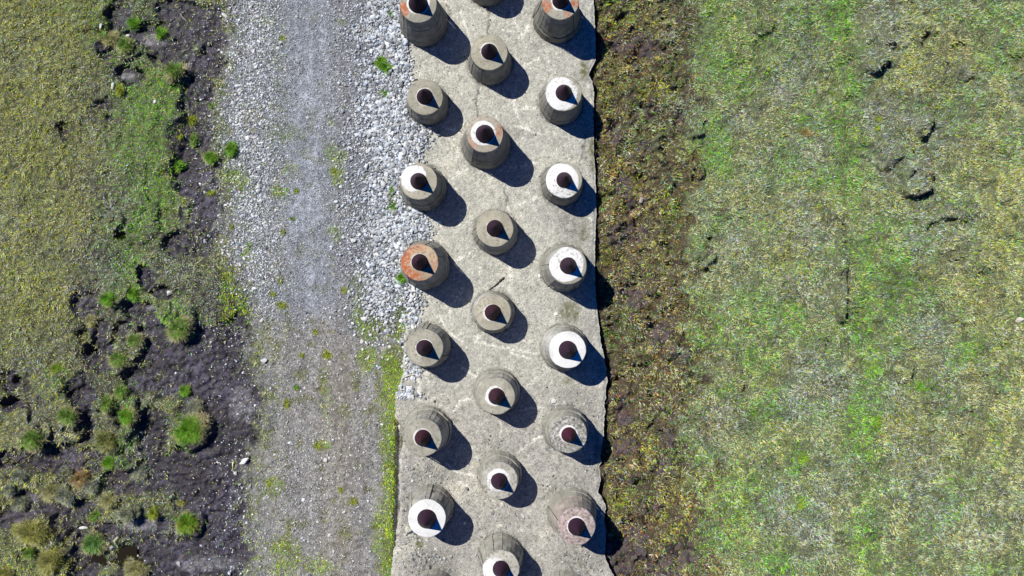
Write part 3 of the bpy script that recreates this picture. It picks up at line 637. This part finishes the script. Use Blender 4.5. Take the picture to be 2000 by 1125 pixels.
stick([(985, 541), (976, 550), (967, 558), (955, 566)], .05, (.045,.04,.035), 'dark bent twig on the slab between two tan pillars of the middle row', 'twig', 'twig', .01)
stick([(788, 737), (800, 733), (814, 731)], .045, (.6,.58,.52), 'bleached driftwood stick on rubble at the left slab edge', 'driftwood_stick', 'stick', .05)
stick([(228, 1050), (224, 1058), (226, 1071)], .07, (.62,.57,.42), 'bleached crooked wood by the puddle, above the knobbly stone', 'driftwood_piece', 'stick', .03)
stick([(348, 22), (352, 30), (361, 38)], .05, (.30,.28,.24), 'grey root end lying on dark peat near the top of the picture', 'dead_root', 'root', .03)

# ------------------------------------------------------------------ grass
PAL = np.array([[.12,.25,.04],[.15,.44,.03],[.27,.28,.06],[.56,.50,.27],[.31,.335,.34],[.34,.16,.05],[.04,.04,.036],[.40,.44,.04],[.19,.31,.20],[.20,.145,.14]])
G_, BG, OL, SW, GY, RU, DK, YG, GG, PU = range(10)
GREEN = [(1655,120,34,130,.8),(1665,330,30,120,.7),(1690,560,26,120,.8),(1700,800,26,120,1.),(1690,1020,26,120,.7),(1560,60,60,60,.5),(215,60,50,60,.8),(150,20,60,20,.5),(290,210,60,80,.9),(270,300,60,60,.8),(300,380,50,40,.9),(270,430,26,44,1.),(235,500,36,60,.8),(218,583,20,26,1.2),(262,570,16,18,1.),(350,640,40,50,1.1),(300,420,30,60,.6),
 (112,727,26,20,1.3),(120,760,50,30,.8),(75,860,26,20,1.),(375,840,40,40,1.3),(250,790,18,50,1.1),(245,870,14,60,.9),(235,905,28,12,1.3),(365,1020,24,26,1.3),(180,1060,24,18,1.1),(60,1090,30,40,.5),
 (1400,60,60,100,.6),(1480,100,60,60,.5),(1640,40,26,60,1.2),(1650,190,30,60,.5),(1380,270,40,60,.7),(1400,310,40,40,.7),(1640,260,22,50,1.),(1570,240,20,14,.9),(1620,350,60,30,.7),(1540,310,20,30,.7),
 (1740,440,50,20,.8),(1745,520,40,70,.8),(1690,640,30,60,1.),(1705,760,24,80,1.1),(1680,830,30,60,1.1),(1740,610,40,60,.5),(1545,620,26,30,.9),(1490,700,40,60,.6),(1500,800,40,60,.5),(1560,890,24,20,1.),
 (1440,1000,60,80,.7),(1560,985,20,16,1.2),(1690,1070,30,50,1.),(1400,950,50,40,.5),(1890,680,30,24,.9),(1795,755,12,10,1.2),(1880,960,40,50,.6),(1960,60,50,80,.5),(1230,30,30,30,.5),(1330,880,40,40,.4),
 (770,900,22,170,1.2),(765,740,20,60,1.),(780,620,14,50,1.),(768,1080,26,80,1.3),(715,700,20,30,.8),(1520,1090,30,40,.8),(1380,640,40,60,.5),(1470,620,40,60,.4)]
YELL = [(60,240,60,60,.5),(130,90,60,50,.4),(30,160,40,50,.5),(100,320,60,40,.5),(110,430,70,50,.45),(130,560,50,60,.6),(90,620,50,50,.45),(60,50,50,30,.4),(1190,160,26,60,.9),(1185,30,26,24,.8),(1240,40,40,30,.8),
 (1280,170,34,22,.8),(1255,350,26,30,.6),(1290,400,34,30,.8),(1200,320,20,24,.6),(1195,500,24,20,.8),(1280,470,24,16,.9),(1210,980,30,26,1.),(1270,870,34,30,.8),(1320,1000,30,60,.7),(1340,940,26,24,.5),
 (1800,110,70,70,.4),(1505,430,40,50,.4),(1620,400,30,40,.5),(1575,258,14,8,1.),(1930,500,60,200,.35),(1960,380,60,100,.45),(1540,520,40,30,.5),(1880,120,40,40,.3),(1880,540,40,40,.4),(1650,1000,30,30,.2),
 (760,1000,24,60,.4),(725,650,34,40,1.),(700,600,16,40,.8),(765,740,14,44,.7),(1715,860,26,26,.4),(1780,840,50,60,.5),(1960,840,50,60,.35),(180,280,50,60,.45),(150,360,60,50,.4),(110,1090,30,34,.7),(75,1040,40,30,.4),(1570,340,30,20,.3)]
GREYB = [(1720,60,40,60,1.),(1700,120,30,30,.9),(1560,110,26,60,.7),(1545,50,26,50,.4),(1455,235,30,24,.9),(1520,170,20,30,.8),(1720,230,40,34,1.),(1740,300,30,40,1.1),(1780,230,30,30,.9),(1780,335,30,40,.9),(1580,290,40,50,.7),
 (1560,430,70,50,.5),(1500,330,60,50,.3),(1850,270,40,40,.6),(1845,430,60,40,.6),(1780,460,40,40,.5),(1580,560,60,40,.4),(1600,740,60,50,.8),(1560,790,50,30,.7),(1530,990,50,50,.9),(1580,1030,50,50,.9),(1780,900,60,60,.6),
 (1810,640,60,30,.6),(1720,770,40,30,.7),(1850,740,30,60,.5),(1900,1000,90,70,.6),(1640,980,60,60,.4),(1400,820,40,40,.4),(1440,480,50,60,.3),(30,120,40,40,.5),(10,440,40,40,.5),(60,700,60,60,.45),(120,500,60,40,.4),(190,300,40,50,.5),
 (190,540,50,70,.7),(200,360,60,40,.4),(230,400,50,40,.4),(420,600,60,70,.5),(330,520,50,40,.6),(190,790,30,30,.7),(100,810,60,50,.5),(270,890,30,40,.7),(1330,220,40,40,.6),(1340,60,40,40,.4),(380,640,30,40,.4)]
RUST = [(1205,60,26,30,1.),(1225,400,34,50,1.),(1230,100,40,30,.6),(1210,340,26,40,.8),(1340,1020,20,60,.6),(1300,620,60,40,.5),(1230,480,50,40,.5),(1210,800,34,60,.6),(1350,655,14,12,1.),(1260,720,50,40,.4),(1230,900,40,40,.5),(1250,1060,50,50,.6),
 (1180,200,14,60,.3),(155,935,20,24,1.2),(85,1035,24,20,.7),(1530,50,20,16,.6),(1545,55,20,20,.5),(1860,80,30,60,.5),(1800,545,10,14,1.),(1745,545,14,10,.3),(200,800,30,40,.3),(290,150,40,20,.3),(10,170,14,20,.6),(1720,860,20,18,.5),
 (10,255,14,14,.6),(1500,300,24,30,.4),(1610,640,30,20,.3),(210,130,24,24,.4)]
def tint_w(x, y, Z):
    n6 = fbm(x, y, 45, 801); n7 = fbm(x, y, 45, 811); n8 = fbm(x, y, 70, 821); n9 = fbm(x, y, 18, 831, 3)
    W = np.zeros((len(x), 10)); wx = x + 9 * n9; wy = y + 9 * n7
    g = blobs(wx, wy, GREEN, .7); yl = blobs(wx, wy, YELL, .7); gy = blobs(wx, wy, GREYB, .7); ru = blobs(wx, wy, RUST, .7)
    left = x < 800; he = Z['heath']
    W[:, G_] = .45 + 2.4 * g + .5 * np.clip(n6, 0, 1); W[:, BG] = .04 + 3.4 * np.clip(g - .4, 0, 1) + .8 * np.clip(g, 0, 1)
    W[:, OL] = .6 + 1.8 * yl + .5 * np.clip(n7, 0, 1) + .4 * left; W[:, SW] = .5 + .25 * left + .5 * np.clip(n8, 0, 1) + 1.2 * yl - .5 * g + 1.0 * np.clip(n9, 0, 1) * (1 - left * .4)
    W[:, GY] = .45 + 4.0 * gy + .5 * np.clip(-n6, 0, 1) + .8 * ss(1500, 2000, x) * np.clip(-n7, 0, 1); W[:, RU] = .05 + .9 * ru + .12 * yl
    yb = left * (1 - ss(110, 240, x + 30 * n6)); W[:, OL] += 1.6 * yb; W[:, YG] = .8 * yb; W[:, SW] += 1.2 * yb; W[:, GG] *= 1 - .5 * yb; W[:, G_] *= 1 - .45 * yb
    gb = left * ss(150, 230, x + 20 * n6) * (1 - ss(330, 380, x)) * (1 - ss(480, 700, y)); W[:, G_] += .8 * gb; W[:, BG] += .3 * gb
    sp = (1 - left) * np.clip(n7 * 1.8 + .1 + .7 * ss(1780, 1960, x), 0, 1); W[:, SW] += 1.3 * sp; W[:, OL] += .8 * sp; sq = (1 - left) * np.clip(-n7 * 1.8 + n6 - .1, 0, 1); W[:, G_] += 1.2 * sq; W[:, BG] += .5 * sq
    W[:, DK] = .35 + .3 * gy + .25 * np.clip(-n9, 0, 1); W[:, YG] += .12 + 1.3 * yl + .5 * np.clip(g - .9, 0, 1)
    W[:, GG] = .5 + .5 * (1 - left) + .6 * np.clip(-n8, 0, 1) + .3 * gy; W[:, PU] = .06 + .1 * gy
    mo = Z['mott']; W[:, GY] += 1.1 * mo; W[:, DK] += 1.2 * mo; W[:, SW] += .5 * mo; W[:, PU] += .4 * mo; W[:, OL] *= 1 - .4 * mo; W[:, YG] *= 1 - .8 * mo
    h = he[:, None]
    Wh = W.copy(); Wh[:, SW] *= .75; Wh[:, GY] *= .5; Wh[:, RU] = .40 + 1.6 * ru + .9 * np.clip(n9, 0, 1); Wh[:, G_] += .5 * np.clip(n6, 0, 1) + .8 * g; Wh[:, GY] += .3; Wh[:, DK] += .5 + .9 * np.clip(-n9, 0, 1); Wh[:, PU] = .55 + .8 * Z['rpeat']; Wh[:, OL] += .1; Wh[:, YG] = .10 + 1.7 * yl; Wh[:, GG] *= .5; Wh[:, BG] *= .4
    W = W * (1 - h) + Wh * h
    W = np.clip(W, 0.01, None)
    sf = np.clip(Z['strip'] * 2, 0, 1)[:, None] * (left * (x > 430))[:, None]
    Ws = np.zeros_like(W); Ws[:, G_] = .8; Ws[:, BG] = 1.3; Ws[:, YG] = 1.6; Ws[:, OL] = .5; Ws[:, SW] = .12; Ws[:, DK] = .1
    W = W * (1 - sf) + Ws * sf
    return W / W.sum(1, keepdims=True)
def blades(rs, x, y, z, L, wd, lean, cols, az=None):
    """one tapering leaf per point, bent over by `lean` (radians from upright)"""
    n = len(x); wx, wy = G(x, y); a = rs.uniform(0, 6.283, n) if az is None else az
    dx, dy = np.cos(a), np.sin(a); hz = np.sin(lean) * L; vt = np.cos(lean) * L
    b = a + math.pi / 2 + rs.normal(0, .5, n); bx, by = np.cos(b) * wd / 2, np.sin(b) * wd / 2
    v0 = np.stack([wx - bx, wy - by, z - .02], -1); v1 = np.stack([wx + bx, wy + by, z - .02], -1)
    v2 = np.stack([wx + dx * hz, wy + dy * hz, z + vt], -1)
    V_ = np.stack([v0, v1, v2], 1).reshape(-1, 3)
    return V_, np.arange(3 * n).reshape(-1, 3), np.repeat(cols, 3, 0)
def pick(rs, W, jit=.34):
    c = np.cumsum(W, 1); r = rs.rand(len(W), 1); i = np.minimum((r > c).sum(1), 9)
    k = PAL[i] * np.exp(rs.normal(0, jit, (len(W), 1))) * (1 + rs.normal(0, .05, (len(W), 3)))
    mk = k.mean(1, keepdims=True); k = np.clip(mk + (k - mk) * 1.15, .004, 1)
    return np.clip(k * 1.62, .008, .85)
rs = np.random.RandomState(21)
def grow(name, x0, x1, y0, y1, N, label, cat, Lm, fn):
    x = rs.uniform(x0, x1, N); y = rs.uniform(y0, y1, N); Zg = zones(x, y)
    k = rs.rand(N) < fn(x, y, Zg); x, y = x[k], y[k]; Zg = {q: v[k] for q, v in Zg.items()}
    W = tint_w(x, y, Zg); n = len(x)
    L = Lm * np.exp(rs.normal(0, .35, n)); 
    az = (fbm(x, y, 34, 901, 2) * 3.2 + rs.normal(0, 1.1, n))
    Zg['heath'] = Zg['heath'] * 1.; z = height(x, y); kp = rs.rand(n) > .9 * steep(x, y, z); x, y, z, W, L, az = x[kp], y[kp], z[kp], W[kp], L[kp], az[kp]; Zg = {q: v[kp] for q, v in Zg.items()}; n = len(x)
    V_, F_, C_ = blades(rs, x, y, z, L, rs.uniform(.016, .038, n), rs.uniform(.75, 1.42, n), pick(rs, W) * (1 + .30 * fbm(x, y, 6, 871, 2) + (.15 + .30 * Zg['heath']) * fbm(x, y, 15, 875, 2))[:, None] * (1 - Zg['heath'][:, None] * A3(.08, .09, .05)), az)
    tag(npmesh(name, V_, F_, C_, M_GRASS, False), label, cat, kind='stuff')
grow('meadow_grass', 1300, 2080, -80, 1205, 680000, 'mixed green and straw coloured grass of the right hand meadow', 'grass', .125,
     lambda x, y, Z: (1 - Z['heath']) * (x > xR0(y)) * (.75 + .25 * Z['n2']))
grow('bog_heath', 1160, 1440, -80, 1205, 230000, 'brown and olive heath plants in the wet strip right of the slab', 'heath', .12,
     lambda x, y, Z: Z['heath'] * ss(2, 14, x - xR0(y)) * (1 - .55 * Z['rpeat']) * (.72 + .5 * fbm(x, y, 12, 881, 2)))
grow('pasture_grass', -80, 560, -80, 1205, 430000, 'yellowish and green grass of the left hand pasture', 'grass', .125,
     lambda x, y, Z: (1 - Z['peat'] * (.95 - .45 * np.clip(fbm(x, y, 12, 885, 3) + .2, 0, 1) * (Z['mott'] > .1))) * (1 - .55 * Z['mott'] * (1 - Z['peat'])) * (1 - Z['track'] * .9) * (.8 + .25 * Z['n2']))
grow('verge_grass', 410, 800, -80, 1205, 300000, 'short green grass along the track and the slab edge', 'grass', .09,
     lambda x, y, Z: np.clip(Z['strip'] * 1.0 + .25 * Z['n2'] * (Z['strip'] > .15) + .012 + .22 * ss(.15, .7, fbm(x, y, 22, 95, 4)) * (1 - .6 * np.exp(-((x - 600) / 40) ** 2)), 0, 1) * Z['track'] * (x < xO(y) + 4) * (1 - .7 * Z['rocks']))
# yellow flower dots are left to the meadow; moss in slab cracks
N = 9000; x = rs.uniform(800, 1195, N); y = rs.uniform(-20, 1150, N)
n4 = fbm(x, y, 5, 225, 2)
den = blobs(x, y, [(1142,138,7,20,.9),(1156,300,5,34,.5),(1115,612,18,20,.35),(1140,455,12,26,.4),(822,1062,8,12,.8),(1095,560,10,8,.5),(1110,745,10,8,.5),(785,545,10,10,.5)]) * (.4 + n4)
k = (rs.rand(N) < den) & (x < xR0(y) - 3) & (x > xO(y)) & ~hits_pillar(x, y, 1); x, y = x[k], y[k]; n = len(x)
V_, F_, C_ = blades(rs, x, y, x * 0 + .005, rs.uniform(.03, .07, n), rs.uniform(.015, .03, n), rs.uniform(.4, 1.2, n), np.clip(A3(.15,.16,.05) * np.exp(rs.normal(0, .3, (n, 1))), .02, .5))
tag(npmesh('slab_moss', V_, F_, C_, M_GRASS), 'thin olive moss growing in worn spots of the slab', 'moss', kind='stuff')

# tussocks: each one its own clump of leaves on a low root dome
def tussock(px, py, r, pal, label, asp=1., hgt=.30, name='grass_tussock', cat='grass tussock', rot=0.):
    r_ = np.random.RandomState(int(px * 3 + py * 11)); R_ = r * H / F
    area = math.pi * R_ * R_; n = int(np.clip(area * (2300 if hgt > .12 else 1100), 120, 6000))
    a = r_.uniform(0, 6.283, n); q = np.sqrt(r_.rand(n)) * (1 + .20 * np.sin(2 * a + px) + .16 * np.sin(3 * a + py) + .12 * np.sin(5 * a + px + py) + .16 * r_.normal(size=n)) * .88
    hh = min(hgt, R_ * .6)
    ca, sa = math.cos(math.radians(rot)), math.sin(math.radians(rot))
    lx, ly = q * np.cos(a) * asp * R_, q * np.sin(a) / asp * R_
    bx, by = lx * ca - ly * sa, lx * sa + ly * ca
    zb = hh * np.clip(1 - q ** 2.2, 0, 1)
    lobes = [(0, 0, 1)]
    if r >= 12:
        lobes = [(R_ * r_.uniform(.25, .55) * math.cos(t_), R_ * r_.uniform(.25, .55) * math.sin(t_), r_.uniform(.42, .7)) for t_ in r_.uniform(0, 6.28, 5)] + [(0, 0, .62)]
        li = r_.choice(len(lobes), n, p=np.array([l_[2] ** 2 for l_ in lobes]) / sum(l_[2] ** 2 for l_ in lobes)); LB = np.array(lobes)[li]
        bx, by = bx * LB[:, 2] + LB[:, 0], by * LB[:, 2] + LB[:, 1]
        zb = np.max([hh * (.55 + .6 * l_[2]) * np.clip(1 - (np.hypot(bx - l_[0], by - l_[1]) / (l_[2] * R_)) ** 2.2, 0, 1) for l_ in lobes], 0)
        q = np.clip(np.hypot(bx, by) / R_, 0, 1.2)
    L = np.minimum(.17, .045 + hgt * .3 + R_ * .08) * np.exp(r_.normal(0, .35, n)); lean = np.clip(.75 + .5 * q + r_.normal(0, .3, n), .2, 1.45)
    az = np.arctan2(by, bx) + r_.normal(0, .9, n); wd = r_.uniform(.014, .03, n)
    b = az + math.pi / 2; ex, ey = np.cos(b) * wd / 2, np.sin(b) * wd / 2
    v0 = np.stack([bx - ex, by - ey, zb - .03], -1); v1 = np.stack([bx + ex, by + ey, zb - .03], -1)
    v2 = np.stack([bx + np.cos(az) * L * np.sin(lean), by + np.sin(az) * L * np.sin(lean), zb + L * np.cos(lean)], -1)
    pc = np.array([PAL[k] for k, _ in pal]); wgt = np.array([q_ for _, q_ in pal], float); wgt /= wgt.sum()
    c = pc[r_.choice(len(pal), n, p=wgt)] * 1.15 * np.exp(r_.normal(0, .32, (n, 1)))
    od = r_.rand(n) < .14; c[od] = PAL[OL] * np.exp(r_.normal(0, .4, (od.sum(), 1)))
    if pal[0][0] in (BG, G_) and r > 14:        # pale fringe of dead leaves outside the green heart
        fr = r_.rand(n) < ss(.5, .95, q); c[fr] = PAL[SW] * np.exp(r_.normal(-.1, .25, (fr.sum(), 1)))
    V_ = np.stack([v0, v1, v2], 1).reshape(-1, 3); F_ = np.arange(3 * n).reshape(-1, 3); C_ = np.repeat(c, 3, 0)
    na, nq = 20, 5; dv = []; 
    for j in range(nq):
        t = j / (nq - 1); aa = np.arange(na) * 2 * math.pi / na
        rr = t * (1 + .20 * np.sin(2 * aa + px) + .16 * np.sin(3 * aa + py) + .12 * np.sin(5 * aa + px + py)) * (.88 if hgt > .12 else .6)
        ux, uy = rr * np.cos(aa) * asp * R_, rr * np.sin(aa) / asp * R_
        kk_ = .62 if r >= 12 else 1.
        dv.append(np.stack([(ux * ca - uy * sa) * kk_, (ux * sa + uy * ca) * kk_, hh * (1 - t ** 2.2) * (.9 if r >= 12 else 1) - .03 - .3 * (j == nq - 1) * np.ones(na)], -1))
    dv = np.concatenate(dv); ix = np.arange(na); jx = (ix + 1) % na; b0 = len(V_)
    tri = []
    for j in range(nq - 1):
        tri += [np.stack([j * na + ix, (j + 1) * na + ix, (j + 1) * na + jx], -1), np.stack([j * na + ix, (j + 1) * na + jx, j * na + jx], -1)]
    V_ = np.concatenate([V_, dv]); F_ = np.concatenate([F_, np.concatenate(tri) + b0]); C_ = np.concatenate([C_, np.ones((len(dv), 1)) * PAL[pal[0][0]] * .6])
    o = npmesh(name, V_, F_, np.clip(C_, .01, .7), M_GRASS)
    wx, wy = G(px, py); ox = px + np.array([0, r*.5, -r*.5, 0, 0]); oy = py + np.array([0, 0, 0, r*.5, -r*.5])
    zz = float(np.median(loose_z(ox, oy)))
    o.location = (float(wx), float(wy), zz); tag(o, label, cat, 'separate grass tussocks')
VG = [(BG, 5), (G_, 2), (YG, 1)]; YGp = [(YG, 5), (OL, 2), (BG, 1)]; ST_ = [(SW, 5), (OL, 2), (GY, 1), (YG, 1)]; GRp = [(GY, 4), (SW, 3), (DK, 1), (GG, 2)]; RUp = [(RU, 4), (SW, 3), (DK, 1)]; OLp = [(YG, 3), (OL, 3), (SW, 4)]
MG = [(G_, 4), (BG, 3), (OL, 1), (SW, 2)]
for a in [
 (744, 120, 13, VG, 'upper lobe of the vivid green clump in the pale rubble', 1.1, .15), (755, 134, 14, VG, 'lower and larger lobe of the vivid green clump in the pale rubble', 1., .15),
 (455, 292, 14, VG, 'round vivid green tuft on gravel, nearest the track of the three', 1., .2), (415, 309, 15, VG, 'square vivid green tuft between peat and gravel, middle of three', 1., .2),
 (346, 323, 11, VG, 'vivid green tuft on peat by the pasture edge, leftmost of three', 1., .2), (753, 183, 8, MG, 'small green weed in rubble beside the second left pillar', 1.1, .1),
 (785, 545, 12, VG, 'green grass clump under the orange topped pillar', 1.2, .2), (765, 372, 8, VG, 'upper green weed in rubble left of the half white pillar', .8, .1), (768, 405, 10, VG, 'lower green weed in rubble left of the half white pillar', .8, .1),
 (357, 764, 12, VG, 'bright star-shaped green tuft above the largest green hummock', 1., .2), (372, 840, 34, VG, 'largest green hummock with a pale fringe, on dark peat', .88, .35), (378, 800, 17, GRp, 'pale grassy crest joined above the largest green hummock', .9, .25),
 (366, 1022, 24, [(BG, 4), (YG, 3), (G_, 2)], 'oval yellow-green hummock alone on peat near the bottom', .92, .3), (348, 985, 9, OLp, 'small olive tuft at the upper left of the oval hummock', 1.2, .12),
 (180, 1063, 23, [(G_, 4), (BG, 3), (GG, 3)], 'dark green tussock at the left end of the puddle', 1.15, .3), (106, 962, 24, ST_, 'shaggy straw coloured tussock at the lower left', 1., .3), (130, 968, 18, GRp, 'greyer tussock leaning on the shaggy straw one', .9, .25),
 (66, 1040, 32, OLp, 'broad olive and straw tussock left of the oval pale stone', 1.2, .3, ), (108, 1093, 28, OLp, 'bushy yellow-green tussock left of the puddle at the bottom edge', .85, .35), (60, 1080, 15, MG, 'small green tuft below the broad olive tussock', 1., .2),
 (10, 1118, 20, OLp, 'olive tussock cut by the bottom left corner', 1.1, .2), (262, 1114, 24, ST_, 'straw tussock below the puddle on the bottom edge', 1.2, .25),
 (158, 935, 19, RUp, 'rusty orange tussock on the lower left peat', .9, .25), (182, 948, 15, GRp, 'pale tussock touching the rusty one on its right', 1., .2), (216, 978, 16, ST_, 'small pale tussock above the puddle', 1., .22),
 (252, 1004, 18, GRp, 'grey spiky tussock with a dark shadow above the puddle', 1.05, .25), (302, 1002, 12, YGp, 'small yellow-green tuft in open peat left of the oval hummock', .9, .15), (183, 1008, 13, MG, 'dull green tuft above the oval pale stone', 1., .2),
 (214, 907, 18, VG, 'bright green patch tussock on the peat shelf', 1.3, .2, 'grass_tussock', 'grass tussock', 25), (253, 812, 18, VG, 'tall strip-like green tussock in the middle of the left peat', .75, .3), (240, 765, 14, MG, 'green tussock just above the strip-like green one', 1., .25),
 (212, 787, 17, MG, 'round green tussock with a black shadow left of the strip-like one', 1.1, .28), (138, 812, 20, MG, 'grey-green tussock at the right tip of the left pasture', 1., .25), (75, 855, 22, MG, 'green tussock on the edge of the flat peat basin', 1.1, .25),
 (128, 925, 12, GRp, 'small pale tuft left of the rusty tussock', 1., .18), (40, 930, 16, GRp, 'grey tuft at the far left of the peat basin', 1.3, .2), (22, 955, 12, GRp, 'small grey tuft by the left picture edge', 1.1, .2),
 (38, 985, 20, GRp, 'wide grey tussock left of the shaggy straw one', 1.2, .2), (270, 920, 20, GRp, 'ragged grey tussock right of the bright green patch', .9, .2), (215, 860, 24, [(OL, 4), (SW, 3), (DK, 2), (G_, 2)], 'brownish olive tussock between peat basin and open mud', 1., .25),
 (218, 583, 17, VG, 'bright green tussock over a black hollow in the left pasture', 1., .25), (262, 574, 12, VG, 'smaller bright green tuft right of the one over the hollow', 1., .2), (353, 640, 26, MG, 'wide green hummock at the right of the pasture above the mud', .95, .3),
 (112, 722, 16, [(BG, 4), (YG, 5)], 'lime green tuft at the lower pasture edge', 1., .12), (175, 627, 13, ST_, 'pale tuft in a dark hollow of the left pasture', 1., .2), (265, 665, 16, MG, 'green tuft between two purple mud patches', .9, .2),
 (235, 698, 20, MG, 'green tussock above the purple mud at mid left', 1.2, .2), (312, 65, 12, VG, 'light green hummock standing in the top peat hollow', .8, .25), (345, 138, 20, MG, 'green knoll of grass at the end of the top peat hollow', 1., .22),
 (218, 78, 19, ST_, 'straw tuft beside the top left peat hollow', 1., .22), (252, 92, 17, MG, 'olive green tuft between hollow and small pool', 1., .22), (262, 45, 12, VG, 'dark green tuft at the upper left rim of the peat hollow', .9, .2),
 (237, 177, 10, YGp, 'round olive tuft right of the long pointed rock', 1., .15), (372, 232, 10, YGp, 'little yellow-green tuft on the upper peat strip', 1., .15), (376, 272, 10, MG, 'dark green tuft above the square vivid one', .8, .15),
 (350, 265, 7, YGp, 'tiny yellow tuft on the left rim of the peat strip', 1.2, .1), (410, 205, 7, MG, 'narrow green tuft at the gravel edge near the top', .7, .12), (409, 374, 9, YGp, 'flat yellow-green tuft where peat meets gravel', 1.3, .1),
 (548, 596, 10, YGp, 'yellow cushion plant on the track, largest of the upper cluster', 1.1, .07), (531, 574, 7, YGp, 'yellow cushion plant on the track, just above the largest one', 1.2, .06), (615, 648, 7, YGp, 'bright yellow cushion alone in the middle of the track', 1., .06),
 (637, 693, 11, YGp, 'round yellow cushion where the track turns brown', 1., .07), (672, 567, 9, YGp, 'flat yellow cushion on the brown edge of the rubble', 1.1, .05), (588, 694, 6, YGp, 'small yellow cushion left of the round one', 1., .05), (546, 548, 6, YGp, 'small yellow cushion highest of the left cluster', 1., .05),
 (577, 757, 6, VG, 'small green cushion on the lower dirt track', 1.1, .06), (558, 788, 9, YGp, 'ragged green cushion below the small green one on the dirt track', .8, .06), (664, 957, 6, YGp, 'tiny yellow cushion on the right of the lower track', .9, .05),
 (690, 980, 9, YGp, 'yellow cushion near the grass verge of the lower track', 1.05, .06), (522, 945, 7, YGp, 'yellow-green cushion at the mud side of the lower track', .8, .06), (620, 872, 10, YGp, 'faint olive cushion in the middle of the lower track', 1.3, .04),
 (486, 480, 8, MG, 'green weed on the left gravel shoulder', .7, .1), (570, 427, 5, MG, 'tiny dark weed on the blue gravel lane', 1.3, .05), (552, 452, 6, YGp, 'small olive weed below the tiny dark one', 1., .05), (450, 443, 6, YGp, 'small yellow weed at the peat side of the gravel', 1., .06),
 (577, 372, 6, YGp, 'small yellow weed on the upper gravel lane', 1., .05), (650, 333, 9, YGp, 'olive cushion in the brown strip of the upper track', 1., .05), (552, 73, 7, YGp, 'round olive cushion on the top gravel', 1., .05), (765, 28, 6, VG, 'small green weed beside the top left pillar', 1., .08),
 (1575, 258, 13, [(RU, 2), (SW, 3), (OL, 2)], 'golden brown tussock in the right meadow', 1.4, .12), (1718, 232, 7, [(YG, 5), (BG, 2)], 'upper lime tuft in the grey patch of the right meadow', 1., .08), (1714, 250, 6, [(YG, 5), (BG, 2)], 'lower lime tuft in the grey patch of the right meadow', 1., .08),
 (1797, 756, 9, VG, 'bright green tuft near a small dark step in the right meadow', 1., .08), (1561, 985, 12, [(YG, 4), (BG, 3)], 'lime green tuft at the lower middle of the right meadow', 1., .1), (1567, 898, 12, [(BG, 4), (YG, 3)], 'pale dotted green tuft right of the heath at the lower right', 1., .08),
 (1878, 146, 18, GRp, 'dark ringed grey tussock at the upper right', 1.2, .18), (1712, 822, 12, [(YG, 2), (BG, 5)], 'green tuft on the long green stripe of the right meadow', .8, .06)]: tussock(*a)

# puddle in the bottom left peat
m = bpy.data.materials.new('bog_water'); m.use_nodes = True; b = m.node_tree.nodes['Principled BSDF']
b.inputs['Base Color'].default_value = (.022, .017, .008, 1); b.inputs['Roughness'].default_value = .06; b.inputs['Specular IOR Level'].default_value = .5
aa = np.linspace(0, 2 * math.pi, 40, endpoint=False); rr = 1 + .15 * np.sin(3 * aa) + .1 * np.sin(7 * aa)
wx, wy = G(213 + 62 * rr * np.cos(aa), 1093 + 34 * rr * np.sin(aa))
me = bpy.data.meshes.new('puddle'); me.from_pydata([(float(a_), float(b_), -.36) for a_, b_ in zip(wx, wy)], [], [list(range(40))[::-1]]); me.materials.append(m)
pu = bpy.data.objects.new('puddle', me); COL.objects.link(pu); tag(pu, kind='structure')
